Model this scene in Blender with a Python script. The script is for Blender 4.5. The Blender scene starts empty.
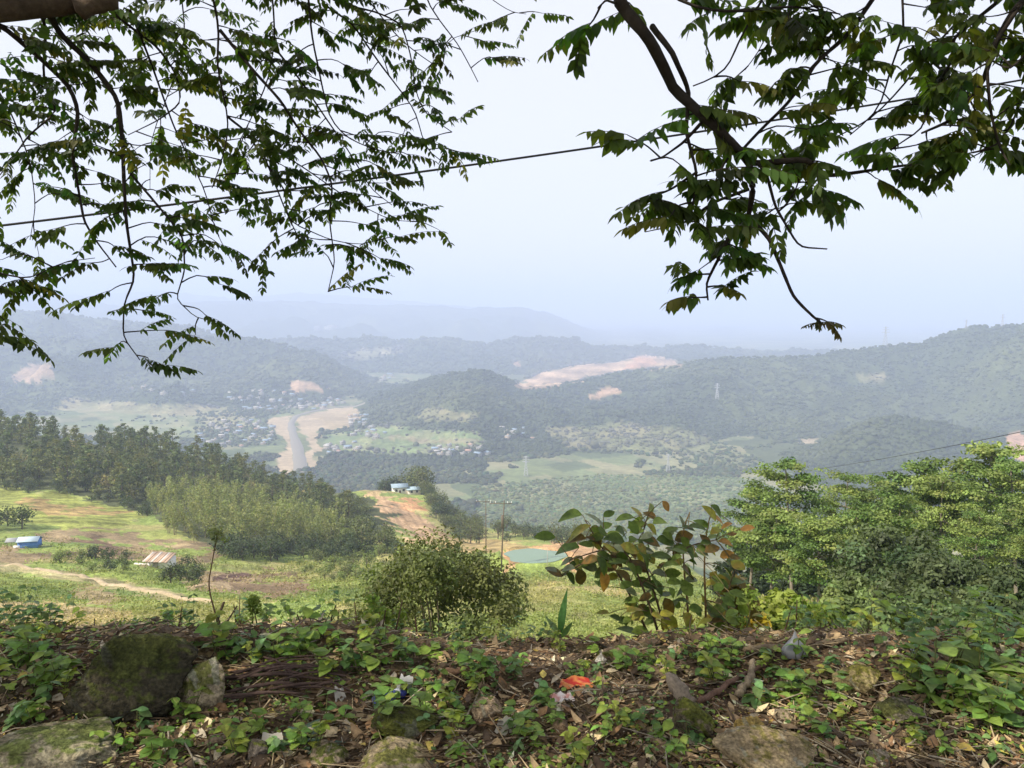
import bpy, math, random
import numpy as np

# ------------------------------------------------------------------ camera, sky, sun, exposure
scn = bpy.context.scene
COL = scn.collection
W_, H_ = 1024, 768
F = 769.0
HZ = 310.0
CAMZ = 1.5
PITCH = math.atan((384 - HZ) / F)
cp, sp = math.cos(PITCH), math.sin(PITCH)
cam_d = bpy.data.cameras.new('camera')
cam = bpy.data.objects.new('camera', cam_d)
COL.objects.link(cam)
cam.location = (0, 0, CAMZ)
cam.rotation_euler = (math.pi / 2 - PITCH, 0, 0)
cam_d.sensor_width = 36.0
cam_d.lens = 36.0 * F / W_
cam_d.clip_start = 0.05
cam_d.clip_end = 200000
scn.camera = cam

SUN_EL, SUN_AZ = 45.0, -120.0      # azimuth measured from +Y (view) clockwise; negative = left, behind
world = bpy.data.worlds.new('World')
scn.world = world
world.use_nodes = True
wn = world.node_tree
for n in list(wn.nodes):
    wn.nodes.remove(n)
sky = wn.nodes.new('ShaderNodeTexSky')
sky.sky_type = 'NISHITA'
sky.sun_disc = False
sky.sun_elevation = math.radians(SUN_EL)
sky.sun_rotation = math.radians(SUN_AZ)
sky.altitude = 200
sky.air_density = 1.0
sky.dust_density = 4.0
sky.ozone_density = 1.0
veil = wn.nodes.new('ShaderNodeMix')          # thin high cloud veil: whitens the whole sky evenly
veil.data_type = 'RGBA'
veil.inputs['Factor'].default_value = 0.85
veil.inputs['B'].default_value = (4.46, 4.44, 4.76, 1)
bg = wn.nodes.new('ShaderNodeBackground')
bg.inputs['Strength'].default_value = 0.15
wo = wn.nodes.new('ShaderNodeOutputWorld')
wn.links.new(sky.outputs[0], veil.inputs['A'])
wn.links.new(veil.outputs['Result'], bg.inputs[0])
wn.links.new(bg.outputs[0], wo.inputs[0])

sd = bpy.data.lights.new('sun', 'SUN')
sd.energy = 4.6
sd.angle = math.radians(0.6)
sd.color = (1.0, 0.92, 0.77)
sun = bpy.data.objects.new('sun', sd)
COL.objects.link(sun)
sun.location = (0, 0, 60)
sun.rotation_euler = (math.radians(90 - SUN_EL), 0, math.radians(180 - SUN_AZ))

scn.view_settings.view_transform = 'Standard'
scn.view_settings.look = 'None'
scn.view_settings.exposure = 0.62
scn.view_settings.gamma = 1.0
scn.render.engine = 'CYCLES'
scn.cycles.use_denoising = True
scn.cycles.max_bounces = 6
scn.cycles.diffuse_bounces = 3
scn.cycles.glossy_bounces = 2
scn.cycles.transmission_bounces = 3
scn.cycles.transparent_max_bounces = 4
scn.cycles.volume_bounces = 3
HAZE_DENSITY = 0.00033
HAZE_COLOR = (0.635, 0.74, 1.0, 1)

# ------------------------------------------------------------------ helpers
rng = np.random.default_rng(7)
random.seed(7)

def _h(ix, iy, seed):
    n = (ix.astype(np.int64) * 374761393 + iy.astype(np.int64) * 668265263 + seed * 982451653) & 0x7fffffff
    n = ((n ^ (n >> 13)) * 1274126177) & 0x7fffffff
    n = ((n ^ (n >> 16)) * 1911520717) & 0x7fffffff
    return (n & 0xffff) / 65535.0

def vnoise(x, y, seed=0):
    x = np.asarray(x, float); y = np.asarray(y, float)
    ix = np.floor(x); iy = np.floor(y)
    fx = x - ix; fy = y - iy
    fx = fx * fx * (3 - 2 * fx); fy = fy * fy * (3 - 2 * fy)
    a = _h(ix, iy, seed); b = _h(ix + 1, iy, seed); c = _h(ix, iy + 1, seed); d = _h(ix + 1, iy + 1, seed)
    return (a + (b - a) * fx) * (1 - fy) + (c + (d - c) * fx) * fy

def fbm(x, y, seed=0, oct=4, gain=0.5):
    s = 0; a = 1.0; t = 0
    for i in range(oct):
        s = s + a * (vnoise(np.asarray(x) * 2 ** i, np.asarray(y) * 2 ** i, seed + i * 17) * 2 - 1)
        t += a
        a *= gain
    return s / t

def tan_of(py):
    v = (384.0 - np.asarray(py, float)) / F
    return -((v * cp - sp) / (cp + v * sp))          # tangent of the depression angle

def proj(x, y, z):
    dz = z - CAMZ
    dep = np.maximum(y * cp - dz * sp, 1e-3)
    return 512 + F * x / dep, 384 - F * (y * sp + dz * cp) / dep

def ray(px, py):
    u = (px - 512.0) / F; v = (384.0 - py) / F
    return np.array([u, cp + v * sp, -sp + v * cp])

def at(px, py, Y):
    d = ray(px, py)
    d = d * (Y / d[1])
    return np.array([d[0], d[1], d[2] + CAMZ])

def unit(a):
    a = np.asarray(a, float)
    return a / np.maximum(np.linalg.norm(a, axis=-1, keepdims=True), 1e-9)

class MB:
    """collects vertices, faces and a colour per vertex; build() links them as one mesh object"""
    def __init__(s):
        s.v = []; s.c = []; s.f4 = []; s.f3 = []; s.m4 = []; s.m3 = []; s.n = 0
    def add(s, V, Fc, col=(1, 1, 1), mi=0):
        V = np.asarray(V, float).reshape(-1, 3)
        Fc = np.asarray(Fc, np.int64)
        col = np.asarray(col, float)
        if col.ndim == 1:
            col = np.tile(col[:3], (len(V), 1))
        s.v.append(V); s.c.append(col[:, :3])
        (s.f4 if Fc.shape[1] == 4 else s.f3).append(Fc + s.n)
        (s.m4 if Fc.shape[1] == 4 else s.m3).append(np.full(len(Fc), mi))
        s.n += len(V)
    def more(s, Fc, mi=0):
        Fc = np.asarray(Fc, np.int64)
        n0 = s.n - len(s.v[-1])
        (s.f4 if Fc.shape[1] == 4 else s.f3).append(Fc + n0)
        (s.m4 if Fc.shape[1] == 4 else s.m3).append(np.full(len(Fc), mi))
    def mesh(s, name, mats, smooth=False):
        V = np.concatenate(s.v); C = np.concatenate(s.c)
        f4 = np.concatenate(s.f4) if s.f4 else np.zeros((0, 4), np.int64)
        f3 = np.concatenate(s.f3) if s.f3 else np.zeros((0, 3), np.int64)
        m = np.concatenate(s.m4 + s.m3) if (s.m4 or s.m3) else np.zeros(0)
        me = bpy.data.meshes.new(name)
        me.vertices.add(len(V)); me.vertices.foreach_set('co', V.ravel())
        nl = f4.size + f3.size
        me.loops.add(nl)
        me.loops.foreach_set('vertex_index', np.concatenate([f4.ravel(), f3.ravel()]).astype(np.int32))
        npoly = len(f4) + len(f3)
        me.polygons.add(npoly)
        starts = np.concatenate([np.arange(len(f4)) * 4, f4.size + np.arange(len(f3)) * 3]).astype(np.int32)
        me.polygons.foreach_set('loop_start', starts)
        me.polygons.foreach_set('material_index', m.astype(np.int32))
        if smooth:
            me.polygons.foreach_set('use_smooth', np.ones(npoly, bool))
        at_ = me.color_attributes.new('tint', 'FLOAT_COLOR', 'POINT')
        at_.data.foreach_set('color', np.concatenate([C, np.ones((len(C), 1))], 1).astype(np.float32).ravel())
        for mm in (mats if isinstance(mats, (list, tuple)) else [mats]):
            me.materials.append(mm)
        me.update(calc_edges=True)
        me.validate()
        return me
    def build(s, name, mats, parent=None, smooth=False):
        o = bpy.data.objects.new(name, s.mesh(name, mats, smooth))
        COL.objects.link(o)
        if parent is not None:
            o.parent = parent
        return o

def tag(o, label=None, cat=None, group=None, kind=None):
    if label: o['label'] = label
    if cat: o['category'] = cat
    if group: o['group'] = group
    if kind: o['kind'] = kind
    return o

def empty(name, loc, rz=0.0):
    o = bpy.data.objects.new(name, None)
    o.empty_display_size = 0.2
    COL.objects.link(o)
    o.location = tuple(loc); o.rotation_euler = (0, 0, rz)
    return o

def copy_tree(o, parent=None):
    c = o.copy()
    COL.objects.link(c)
    c.parent = parent
    for ch in list(o.children):
        copy_tree(ch, c)
    return c

# ------------------------------------------------------------------ materials
def new_mat(name):
    m = bpy.data.materials.new(name)
    m.use_nodes = True
    nt = m.node_tree
    for n in list(nt.nodes):
        nt.nodes.remove(n)
    return m, nt

def nd(nt, t, **kw):
    n = nt.nodes.new(t)
    for k, v in kw.items():
        if k in n.inputs:
            n.inputs[k].default_value = v
        else:
            setattr(n, k, v)
    return n

def noise_fac(nt, scale, lo, hi, detail=5, coord='Object', rough=0.6):
    tc = nd(nt, 'ShaderNodeTexCoord')
    no = nd(nt, 'ShaderNodeTexNoise', Scale=scale, Detail=detail, Roughness=rough)
    nt.links.new(tc.outputs[coord], no.inputs['Vector'])
    mr = nd(nt, 'ShaderNodeMapRange')
    mr.inputs['From Min'].default_value = 0.3; mr.inputs['From Max'].default_value = 0.7
    mr.inputs['To Min'].default_value = lo; mr.inputs['To Max'].default_value = hi
    nt.links.new(no.outputs['Fac'], mr.inputs['Value'])
    return mr.outputs['Result'], no.outputs['Fac']

def mat_surface(name, rough=0.95, scales=((0.5, 0.75, 1.25),), bump=0.0, bscale=8.0, spec=0.2, base=None, bdist=0.02, coord='Object'):
    """vertex tint (or one base colour) times layered noise, matt"""
    m, nt = new_mat(name)
    if base is None:
        a = nd(nt, 'ShaderNodeVertexColor', layer_name='tint')
        c = a.outputs['Color']
    else:
        a = nd(nt, 'ShaderNodeRGB'); a.outputs[0].default_value = (*base, 1)
        c = a.outputs[0]
    for sc, lo, hi in scales:
        f, _ = noise_fac(nt, sc, lo, hi, coord=coord)
        mx = nd(nt, 'ShaderNodeVectorMath', operation='SCALE')
        nt.links.new(c, mx.inputs[0]); nt.links.new(f, mx.inputs['Scale'])
        c = mx.outputs[0]
    b = nd(nt, 'ShaderNodeBsdfPrincipled', Roughness=rough)
    b.inputs['Specular IOR Level'].default_value = spec
    nt.links.new(c, b.inputs['Base Color'])
    if bump:
        _, f = noise_fac(nt, bscale, 0, 1, detail=8, coord=coord)
        bp = nd(nt, 'ShaderNodeBump', Strength=bump, Distance=bdist)
        nt.links.new(f, bp.inputs['Height'])
        nt.links.new(bp.outputs[0], b.inputs['Normal'])
    o = nd(nt, 'ShaderNodeOutputMaterial')
    nt.links.new(b.outputs[0], o.inputs[0])
    return m

def mat_leaf(name, trans=0.35, rough=0.5, spec=0.35, tcol=(1.5, 1.6, 0.6), nscale=0.0):
    """vertex tint leaf: reflecting and letting light through"""
    m, nt = new_mat(name)
    a = nd(nt, 'ShaderNodeVertexColor', layer_name='tint')
    c = a.outputs['Color']
    if nscale:
        f, _ = noise_fac(nt, nscale, 0.65, 1.3)
        mx = nd(nt, 'ShaderNodeVectorMath', operation='SCALE')
        nt.links.new(c, mx.inputs[0]); nt.links.new(f, mx.inputs['Scale'])
        c = mx.outputs[0]
    b = nd(nt, 'ShaderNodeBsdfPrincipled', Roughness=rough)
    b.inputs['Specular IOR Level'].default_value = spec
    nt.links.new(c, b.inputs['Base Color'])
    mul = nd(nt, 'ShaderNodeVectorMath', operation='MULTIPLY')
    mul.inputs[1].default_value = tcol
    nt.links.new(c, mul.inputs[0])
    tr = nd(nt, 'ShaderNodeBsdfTranslucent')
    nt.links.new(mul.outputs[0], tr.inputs['Color'])
    mix = nd(nt, 'ShaderNodeMixShader')
    mix.inputs[0].default_value = trans
    nt.links.new(b.outputs[0], mix.inputs[1]); nt.links.new(tr.outputs[0], mix.inputs[2])
    o = nd(nt, 'ShaderNodeOutputMaterial')
    nt.links.new(mix.outputs[0], o.inputs[0])
    return m

M_HILL = mat_surface('hill_vegetation', scales=((0.02, 0.7, 1.3), (0.12, 0.7, 1.3)), bump=0.8, bscale=0.12, bdist=6.0)
M_VALLEY = mat_surface('valley_fields', scales=((0.015, 0.8, 1.2), (0.1, 0.75, 1.25)))
M_SLOPE = mat_surface('slope_weeds', scales=((0.12, 0.75, 1.25), (0.9, 0.6, 1.4), (5.0, 0.6, 1.4)), bump=0.7, bscale=2.0, bdist=0.3)
M_FOREST = mat_leaf('forest_leaves', trans=0.15, spec=0.1)
M_SOIL = mat_surface('forest_soil', scales=((2.0, 0.6, 1.4), (14.0, 0.45, 1.6), (60.0, 0.6, 1.4)), bump=1.0, bscale=30.0, bdist=0.02)

# ------------------------------------------------------------------ terrain height
ZF = -230.0
PXC = [0, 150, 300, 370, 420, 470, 520, 650, 760, 1024]
DR = [2.0, 3.7, 6, 12, 25, 40, 60, 100, 130, 170, 230, 285, 340, 420, 600, 900]
TAB = {  # apparent ground row in the picture for each distance
    25: [684, 684, 684, 683, 682, 681, 680, 676, 655, 640],
    40: [640, 640, 640, 640, 640, 640, 640, 636, 605, 598],
    60: [611, 612, 612, 612, 612, 612, 611, 611, 592, 585],
    100: [572, 578, 580, 579, 577, 576, 575, 577, 585, 585],
    130: [547, 558, 565, 564, 563, 562, 562, 566, 590, 590],
    170: [527, 540, 553, 553, 552, 551, 550, 558, 592, 592],
    230: [492, 503, 528, 532, 538, 537, 534, 546, 594, 594],
    285: [455, 464, 499, 501, 509, 526, 527, 540, 596, 596],
    340: [418, 437, 487, 480, 484, 524, 548, 552, 596, 596],
    420: [470, 480, 520, 520, 530, 550, 560, 570, 596, 596],
    600: [560, 560, 560, 560, 560, 560, 560, 570, 580, 580],
}
TZ = {2.0: 0.0, 3.7: 0.0, 6: -1.9, 12: -5.4}
def az_of(px):
    return math.degrees(math.atan((px - 512) / F))
AZC = np.array([-180, -100, -60] + [az_of(p) for p in PXC] + [60, 100, 180])
_rows = []
for d in DR:
    if d in TZ:
        z = [TZ[d]] * len(PXC)
    elif d == 900:
        z = [ZF + 2] * len(PXC)
    else:
        z = [CAMZ - d * tan_of(p) for p in TAB[d]]
    beh = [max(-0.15 * d, -12)] if d > 6 else [0]
    _rows.append([beh[0], beh[0], z[0] * 0.9 if d > 6 else z[0]] + list(z) + [z[-1] * 0.9 if d > 6 else z[-1], beh[0], beh[0]])
ZTAB = np.array(_rows)
LDR = np.log(np.array(DR))

def base_h(az, d):
    """bilinear in (azimuth, log distance), smoothed by averaging shifted samples"""
    def one(a, l):
        l = np.clip(l, LDR[0], LDR[-1]); a = np.clip(a, -180, 180)
        i = np.clip(np.searchsorted(AZC, a) - 1, 0, len(AZC) - 2)
        j = np.clip(np.searchsorted(LDR, l) - 1, 0, len(LDR) - 2)
        fa = (a - AZC[i]) / (AZC[i + 1] - AZC[i]); fl = (l - LDR[j]) / (LDR[j + 1] - LDR[j])
        fa = fa * fa * (3 - 2 * fa)
        return (ZTAB[j, i] * (1 - fa) + ZTAB[j, i + 1] * fa) * (1 - fl) + (ZTAB[j + 1, i] * (1 - fa) + ZTAB[j + 1, i + 1] * fa) * fl
    l = np.log(np.maximum(d, 0.5))
    s = 0
    for k in (-0.09, -0.03, 0.03, 0.09):
        s = s + one(az, l + k)
    return s / 4

# ridges: crest outline (pixel column, pixel row), crest distance at columns, front / back width, name
RIDGES = [
    dict(name='hazy_mountain', pts=[(-300, 288), (0, 286), (90, 296), (160, 290), (230, 297), (300, 292), (380, 298), (470, 306), (540, 322), (600, 331), (640, 328), (690, 332), (730, 327), (775, 337), (820, 343), (900, 346), (1400, 340)],
         dist=[(-300, 9000), (1400, 9000)], wf=1800, wb=2500, n=70, cr=0.5),
    dict(name='far_mountain', pts=[(-300, 296), (0, 292), (120, 306), (239, 300), (300, 301), (348, 303), (422, 305), (467, 308), (522, 306), (552, 314), (597, 333), (615, 337), (652, 332), (680, 337), (720, 340), (800, 348), (1400, 345)],
         dist=[(-300, 6300), (560, 6300), (700, 7500), (1400, 7500)], wf=1500, wb=2500, n=60, cr=0.6),
    dict(name='distant_hill', pts=[(-300, 345), (230, 345), (270, 341), (300, 338), (340, 341), (367, 336), (393, 340), (448, 338), (485, 345), (508, 340), (537, 338), (574, 339), (589, 346), (634, 347), (660, 349), (695, 345), (738, 350), (774, 354), (795, 350), (827, 351), (900, 358), (1400, 360)],
         dist=[(-300, 3300), (500, 3500), (1400, 3300)], wf=700, wb=800, n=34),
    dict(name='quarry_hill', pts=[(380, 400), (470, 394), (510, 385), (545, 372), (575, 366), (618, 362), (640, 357), (655, 358), (690, 361), (740, 364), (800, 375), (900, 390)],
         dist=[(380, 2650), (900, 2650)], wf=480, wb=600, n=14),
    dict(name='left_mountain', pts=[(-400, 300), (0, 310), (62, 312), (85, 317), (137, 322), (191, 326), (219, 336), (239, 341), (300, 352), (350, 372), (400, 392), (470, 400)],
         dist=[(-400, 3000), (470, 3000)], wf=800, wb=900, n=36),
    dict(name='left_spur', pts=[(-400, 345), (0, 338), (60, 336), (110, 345), (150, 341), (190, 337), (236, 335), (275, 342), (325, 355), (350, 370), (385, 388), (420, 400), (480, 410)],
         dist=[(-400, 2300), (480, 2450)], wf=600, wb=400, n=26),
    dict(name='right_mountain', pts=[(340, 410), (374, 399), (404, 390), (430, 381), (460, 373), (482, 370), (504, 379), (523, 387), (541, 386), (571, 383), (608, 375), (645, 370), (680, 364), (695, 361), (731, 357), (802, 357), (845, 351), (859, 349), (891, 345), (919, 344), (944, 334), (969, 326), (990, 327), (1024, 324), (1200, 310), (1500, 315)],
         dist=[(340, 1850), (480, 1750), (600, 1950), (1024, 1850), (1500, 1700)], wf=640, wb=600, n=30),
    dict(name='right_foothill', pts=[(700, 472), (760, 466), (820, 450), (852, 429), (880, 419), (916, 419), (955, 424), (973, 431), (1024, 438), (1300, 430)],
         dist=[(700, 1180), (1300, 1180)], wf=300, wb=260, n=14),
]
for R in RIDGES:
    R['az'] = np.array([az_of(p[0]) for p in R['pts']])
    R['py'] = np.array([p[1] for p in R['pts']], float)
    R['daz'] = np.array([az_of(p[0]) for p in R['dist']])
    R['dd'] = np.array([p[1] for p in R['dist']], float)

POND = (at(535, 559, 119.0)[0], 119.0, -37.3)
def height(x, y, want_id=False):
    x = np.asarray(x, float); y = np.asarray(y, float)
    r = np.hypot(x, y)
    az = np.degrees(np.arctan2(x, y))
    d = r * np.cos(np.radians(np.clip(np.abs(az), 0, 60)))
    z = base_h(az, d)
    # roughness growing with distance
    amp = np.clip((d - 5) / 60, 0, 1)
    z = z + amp * (0.9 * fbm(x / 9, y / 9, 3, 3) + np.clip(d / 300, 0, 1) * 4.0 * fbm(x / 60, y / 60, 5, 3)) * np.where(d > 700, np.clip((1000 - d) / 300, 0.15, 1), 1)
    # dug banks and mounds round the huts
    bk = np.clip(1 - np.abs(d - 112) / 32, 0, 1) * np.clip((-az - 12) / 6, 0, 1)
    z = z + bk * (2.2 * np.abs(fbm(x / 11, y / 7, 7, 3)) - 0.5)
    # pond basin
    e = np.sqrt(((x - POND[0]) / 5.2) ** 2 + ((y - POND[1]) / 3.9) ** 2)
    w = np.clip((1.9 - e) / 0.8, 0, 1); w = w * w * (3 - 2 * w)
    z = z * (1 - w) + (POND[2] - 0.5 * np.clip(1.15 - e, 0, 1) + 0.35 * np.exp(-((e - 1.25) / 0.15) ** 2)) * w
    rid = np.zeros(z.shape, int)
    front = np.clip((100 - np.abs(az)) / 30, 0, 1)
    for k, R in enumerate(RIDGES):
        Rd = np.interp(az, R['daz'], R['dd'])
        T = tan_of(np.interp(az, R['az'], R['py']))
        Zc = CAMZ - Rd * T
        wf = R['wf']; s = wf / 3.0
        q = (d - Rd)
        t0 = np.where(q < 0, -q / wf, q / R['wb'])
        spur = fbm(x / s, y / s, 11 + k, 4) * 0.62 * np.clip(t0 * 3, 0, 1)
        t = np.clip(t0 + spur, 0, 1.2)
        g = np.clip(1 - t, 0, 1); g = g ** 1.25
        gul = np.abs(fbm(x / (wf * 0.22), y / (wf * 0.22), 70 + k, 4))
        g = g * (1 - 0.55 * np.clip(0.45 - gul, 0, 1) * np.clip(t0 * 3, 0, 1))
        zz = ZF + (Zc - ZF) * g + R['n'] * 0.4 * fbm(x / (wf * 0.06), y / (wf * 0.06), 40 + k, 3) * np.clip(t0 * 8, R.get('cr', 0.14), 1) * np.clip(g * 4, 0, 1)
        zz = ZF + (zz - ZF) * front
        edge = np.clip((np.interp(az, R['az'], np.arange(len(R['az']))) - 0) * 2, 0, 1)
        up = (zz > z) & (g > 0.01) & (az >= R['az'][0] - 5)
        rid = np.where(up, k + 1, rid)
        z = np.where(up, zz, z)
    if want_id:
        return z, rid
    return z

_dg = np.concatenate([np.geomspace(2.0, 40, 500), np.geomspace(40.02, 1000, 2500), np.geomspace(1001, 30000, 2500)])
def hit(px, py, dmin=2.0):
    d = ray(px, py)
    dd = _dg[_dg >= dmin]
    X = d[0] / d[1] * dd; Y = dd; Z = CAMZ + d[2] / d[1] * dd
    hz = height(X, Y)
    below = np.nonzero(Z <= hz)[0]
    if len(below) == 0:
        i = len(dd) - 1
    else:
        i = below[0]
    return np.array([X[i], Y[i], float(hz[i])])

def on_ground(x, y):
    return float(height(np.array([x]), np.array([y]))[0])

def in_poly(px, py, poly):
    inside = np.zeros(px.shape, bool)
    n = len(poly)
    for i in range(n):
        x1, y1 = poly[i]; x2, y2 = poly[(i + 1) % n]
        c = ((y1 > py) != (y2 > py))
        xi = (x2 - x1) * (py - y1) / ((y2 - y1) if y2 != y1 else 1e-9) + x1
        inside ^= c & (px < xi)
    return inside

def lerp(a, b, t):
    t = np.asarray(t)[..., None]
    return np.asarray(a) * (1 - t) + np.asarray(b) * t

# ------------------------------------------------------------------ terrain meshes
az_front = np.arange(-38, 38.001, 0.1)
az_left = -np.concatenate([np.arange(39, 60, 1.0), np.arange(60, 181, 5.0)])[::-1]
AZG = np.concatenate([az_left, az_front, -az_left[::-1]])

def sheet(rr, fine_az=AZG):
    A, Rr = np.meshgrid(np.radians(fine_az), rr)
    dist = Rr / np.cos(np.clip(np.abs(A), 0, math.radians(60)))
    X = dist * np.sin(A); Y = dist * np.cos(A)
    return X, Y

def grid_faces(nr, nc):
    i = np.arange(nr - 1)[:, None] * nc + np.arange(nc - 1)[None]
    i = i.ravel()
    return np.stack([i, i + 1, i + nc + 1, i + nc], 1)[:, ::-1]

FOREST = np.array([0.050, 0.066, 0.026])
EARTH = np.array([0.42, 0.27, 0.17])
GRASS = np.array([0.235, 0.29, 0.075])
DRY = np.array([0.34, 0.27, 0.13])
BROWN = np.array([0.25, 0.19, 0.11])

def far_colors(X, Y, Z, rid):
    px, py = proj(X, Y, Z)
    d = Y
    n1 = fbm(X / 260, Y / 260, 60, 4); n2 = fbm(X / 70, Y / 70, 61, 3)
    C = np.tile(FOREST, X.shape + (1,)).astype(float)
    C = lerp(C, np.array([0.10, 0.115, 0.045]), np.clip(n1 * 1.6, 0, 0.8))
    # valley floor patchwork of small plots
    a = 0.5
    u = X * math.cos(a) + Y * math.sin(a); v = -X * math.sin(a) + Y * math.cos(a)
    cell = _h(np.floor(u / 34 + 0.6 * n2), np.floor(v / 60 + 0.5 * n1), 5)
    pal = np.array([[0.15, 0.18, 0.075], [0.24, 0.23, 0.12], [0.11, 0.15, 0.06], [0.30, 0.27, 0.15], [0.17, 0.21, 0.09], [0.07, 0.10, 0.04]])
    plot = pal[np.clip((cell * 6).astype(int), 0, 5)]
    floor = (rid == 0)
    C = np.where((floor & (n1 < 0.1))[..., None], plot * 0.6 + 0.4 * np.array([0.10, 0.115, 0.05]), C)
    jx = px + 12 * fbm(X / 60, Y / 60, 71, 4); jy = py + 4.5 * fbm(X / 70, Y / 70, 72, 4)
    for poly, col in FARZONES:
        base = np.array(col) * (1 + 0.2 * n2[..., None])
        if col[0] == 0.39: base = base * (1 + 0.28 * np.sin(Z * 0.35 + 3 * n1))[..., None] * (1 + 0.35 * n2)[..., None]
        if max(col) < 0.31: base = base * 0.55 + plot * 0.40
        C = np.where(in_poly(jx, jy, poly)[..., None], base, C)
    return C

FARZONES = [
    # dry paddy strip left of the town
    ([(60, 399), (130, 402), (225, 408), (245, 418), (225, 432), (150, 424), (55, 408)], (0.30, 0.26, 0.14)),
    ([(90, 412), (200, 414), (210, 440), (140, 435)], (0.20, 0.22, 0.10)),
    # green fields east of the river
    ([(320, 436), (345, 432), (390, 424), (480, 434), (490, 444), (430, 455), (330, 452)], (0.17, 0.23, 0.09)),
    ([(395, 437), (480, 440), (470, 444), (390, 441)], (0.30, 0.25, 0.15)),
    # earthworks beside the river
    ([(268, 416), (293, 414), (293, 440), (296, 474), (278, 474), (280, 440), (270, 428)], (0.38, 0.30, 0.20)),
    ([(299, 416), (330, 408), (352, 406), (352, 414), (340, 424), (322, 430), (314, 440), (318, 466), (308, 470), (303, 440)], (0.37, 0.29, 0.19)),
    ([(315, 415), (350, 408), (362, 412), (350, 428), (325, 432)], (0.36, 0.28, 0.17)),
    # bare earth cuts
    ([(512, 386), (545, 372), (575, 366), (618, 362), (640, 356), (660, 357), (684, 362), (676, 366), (640, 369), (608, 374), (571, 382), (545, 388), (520, 390)], (0.39, 0.275, 0.18)),
    ([(622, 372), (632, 360), (640, 356), (652, 358), (658, 366), (648, 368)], (0.46, 0.27, 0.17)),
    ([(15, 372), (30, 364), (48, 366), (52, 378), (20, 384)], (0.36, 0.25, 0.17)),
    ([(290, 384), (300, 379), (330, 390), (325, 394), (295, 392)], (0.40, 0.27, 0.17)),
    ([(585, 397), (598, 391), (616, 388), (620, 394), (590, 402)], (0.38, 0.25, 0.16)),
    ([(515, 362), (524, 359), (528, 365), (518, 367)], (0.42, 0.27, 0.18)),
    ([(1003, 436), (1024, 429), (1030, 470), (1012, 460)], (0.44, 0.27, 0.18)),
    ([(850, 376), (880, 374), (888, 384), (856, 384)], (0.17, 0.15, 0.08)),
    ([(688, 447), (711, 445), (710, 450), (690, 450)], (0.42, 0.34, 0.22)),
    ([(800, 440), (822, 438), (818, 444), (802, 444)], (0.42, 0.34, 0.24)),
    ([(610, 440), (650, 437), (640, 446), (600, 448)], (0.26, 0.24, 0.13)),
    ([(340, 352), (400, 346), (410, 352), (350, 360)], (0.26, 0.23, 0.16)),
    ([(430, 408), (475, 412), (470, 422), (420, 420)], (0.22, 0.19, 0.09)),
    # open olive ground under the right mountain
    ([(545, 428), (620, 424), (705, 434), (765, 462), (740, 472), (650, 456), (560, 448)], (0.19, 0.18, 0.085)),
    # orchard flat below the foothills
    ([(470, 486), (600, 474), (765, 478), (765, 540), (480, 540)], (0.15, 0.185, 0.085)),
    ([(645, 455), (690, 452), (700, 470), (640, 472)], (0.17, 0.18, 0.09)),
]

rr2 = np.concatenate([np.geomspace(600, 6000, 330), np.geomspace(6060, 40000, 150)])
X, Y = sheet(rr2)
Z, RID = height(X, Y, True)
CC = far_colors(X, Y, Z, RID)
faces = grid_faces(*X.shape)
VV = np.stack([X, Y, Z], -1).reshape(-1, 3)
fr = RID.ravel()[faces].max(1)
groups = [('valley_floor', [0], M_VALLEY)] + [(R['name'], [k + 1], M_HILL) for k, R in enumerate(RIDGES)]
for nm, ids, mt in groups:
    sel = faces[np.isin(fr, ids)]
    if len(sel) == 0:
        continue
    used, inv = np.unique(sel, return_inverse=True)
    mb = MB()
    mb.add(VV[used], inv.reshape(-1, 4), CC.reshape(-1, 3)[used])
    tag(mb.build(nm, mt, smooth=True), kind='structure')

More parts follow.
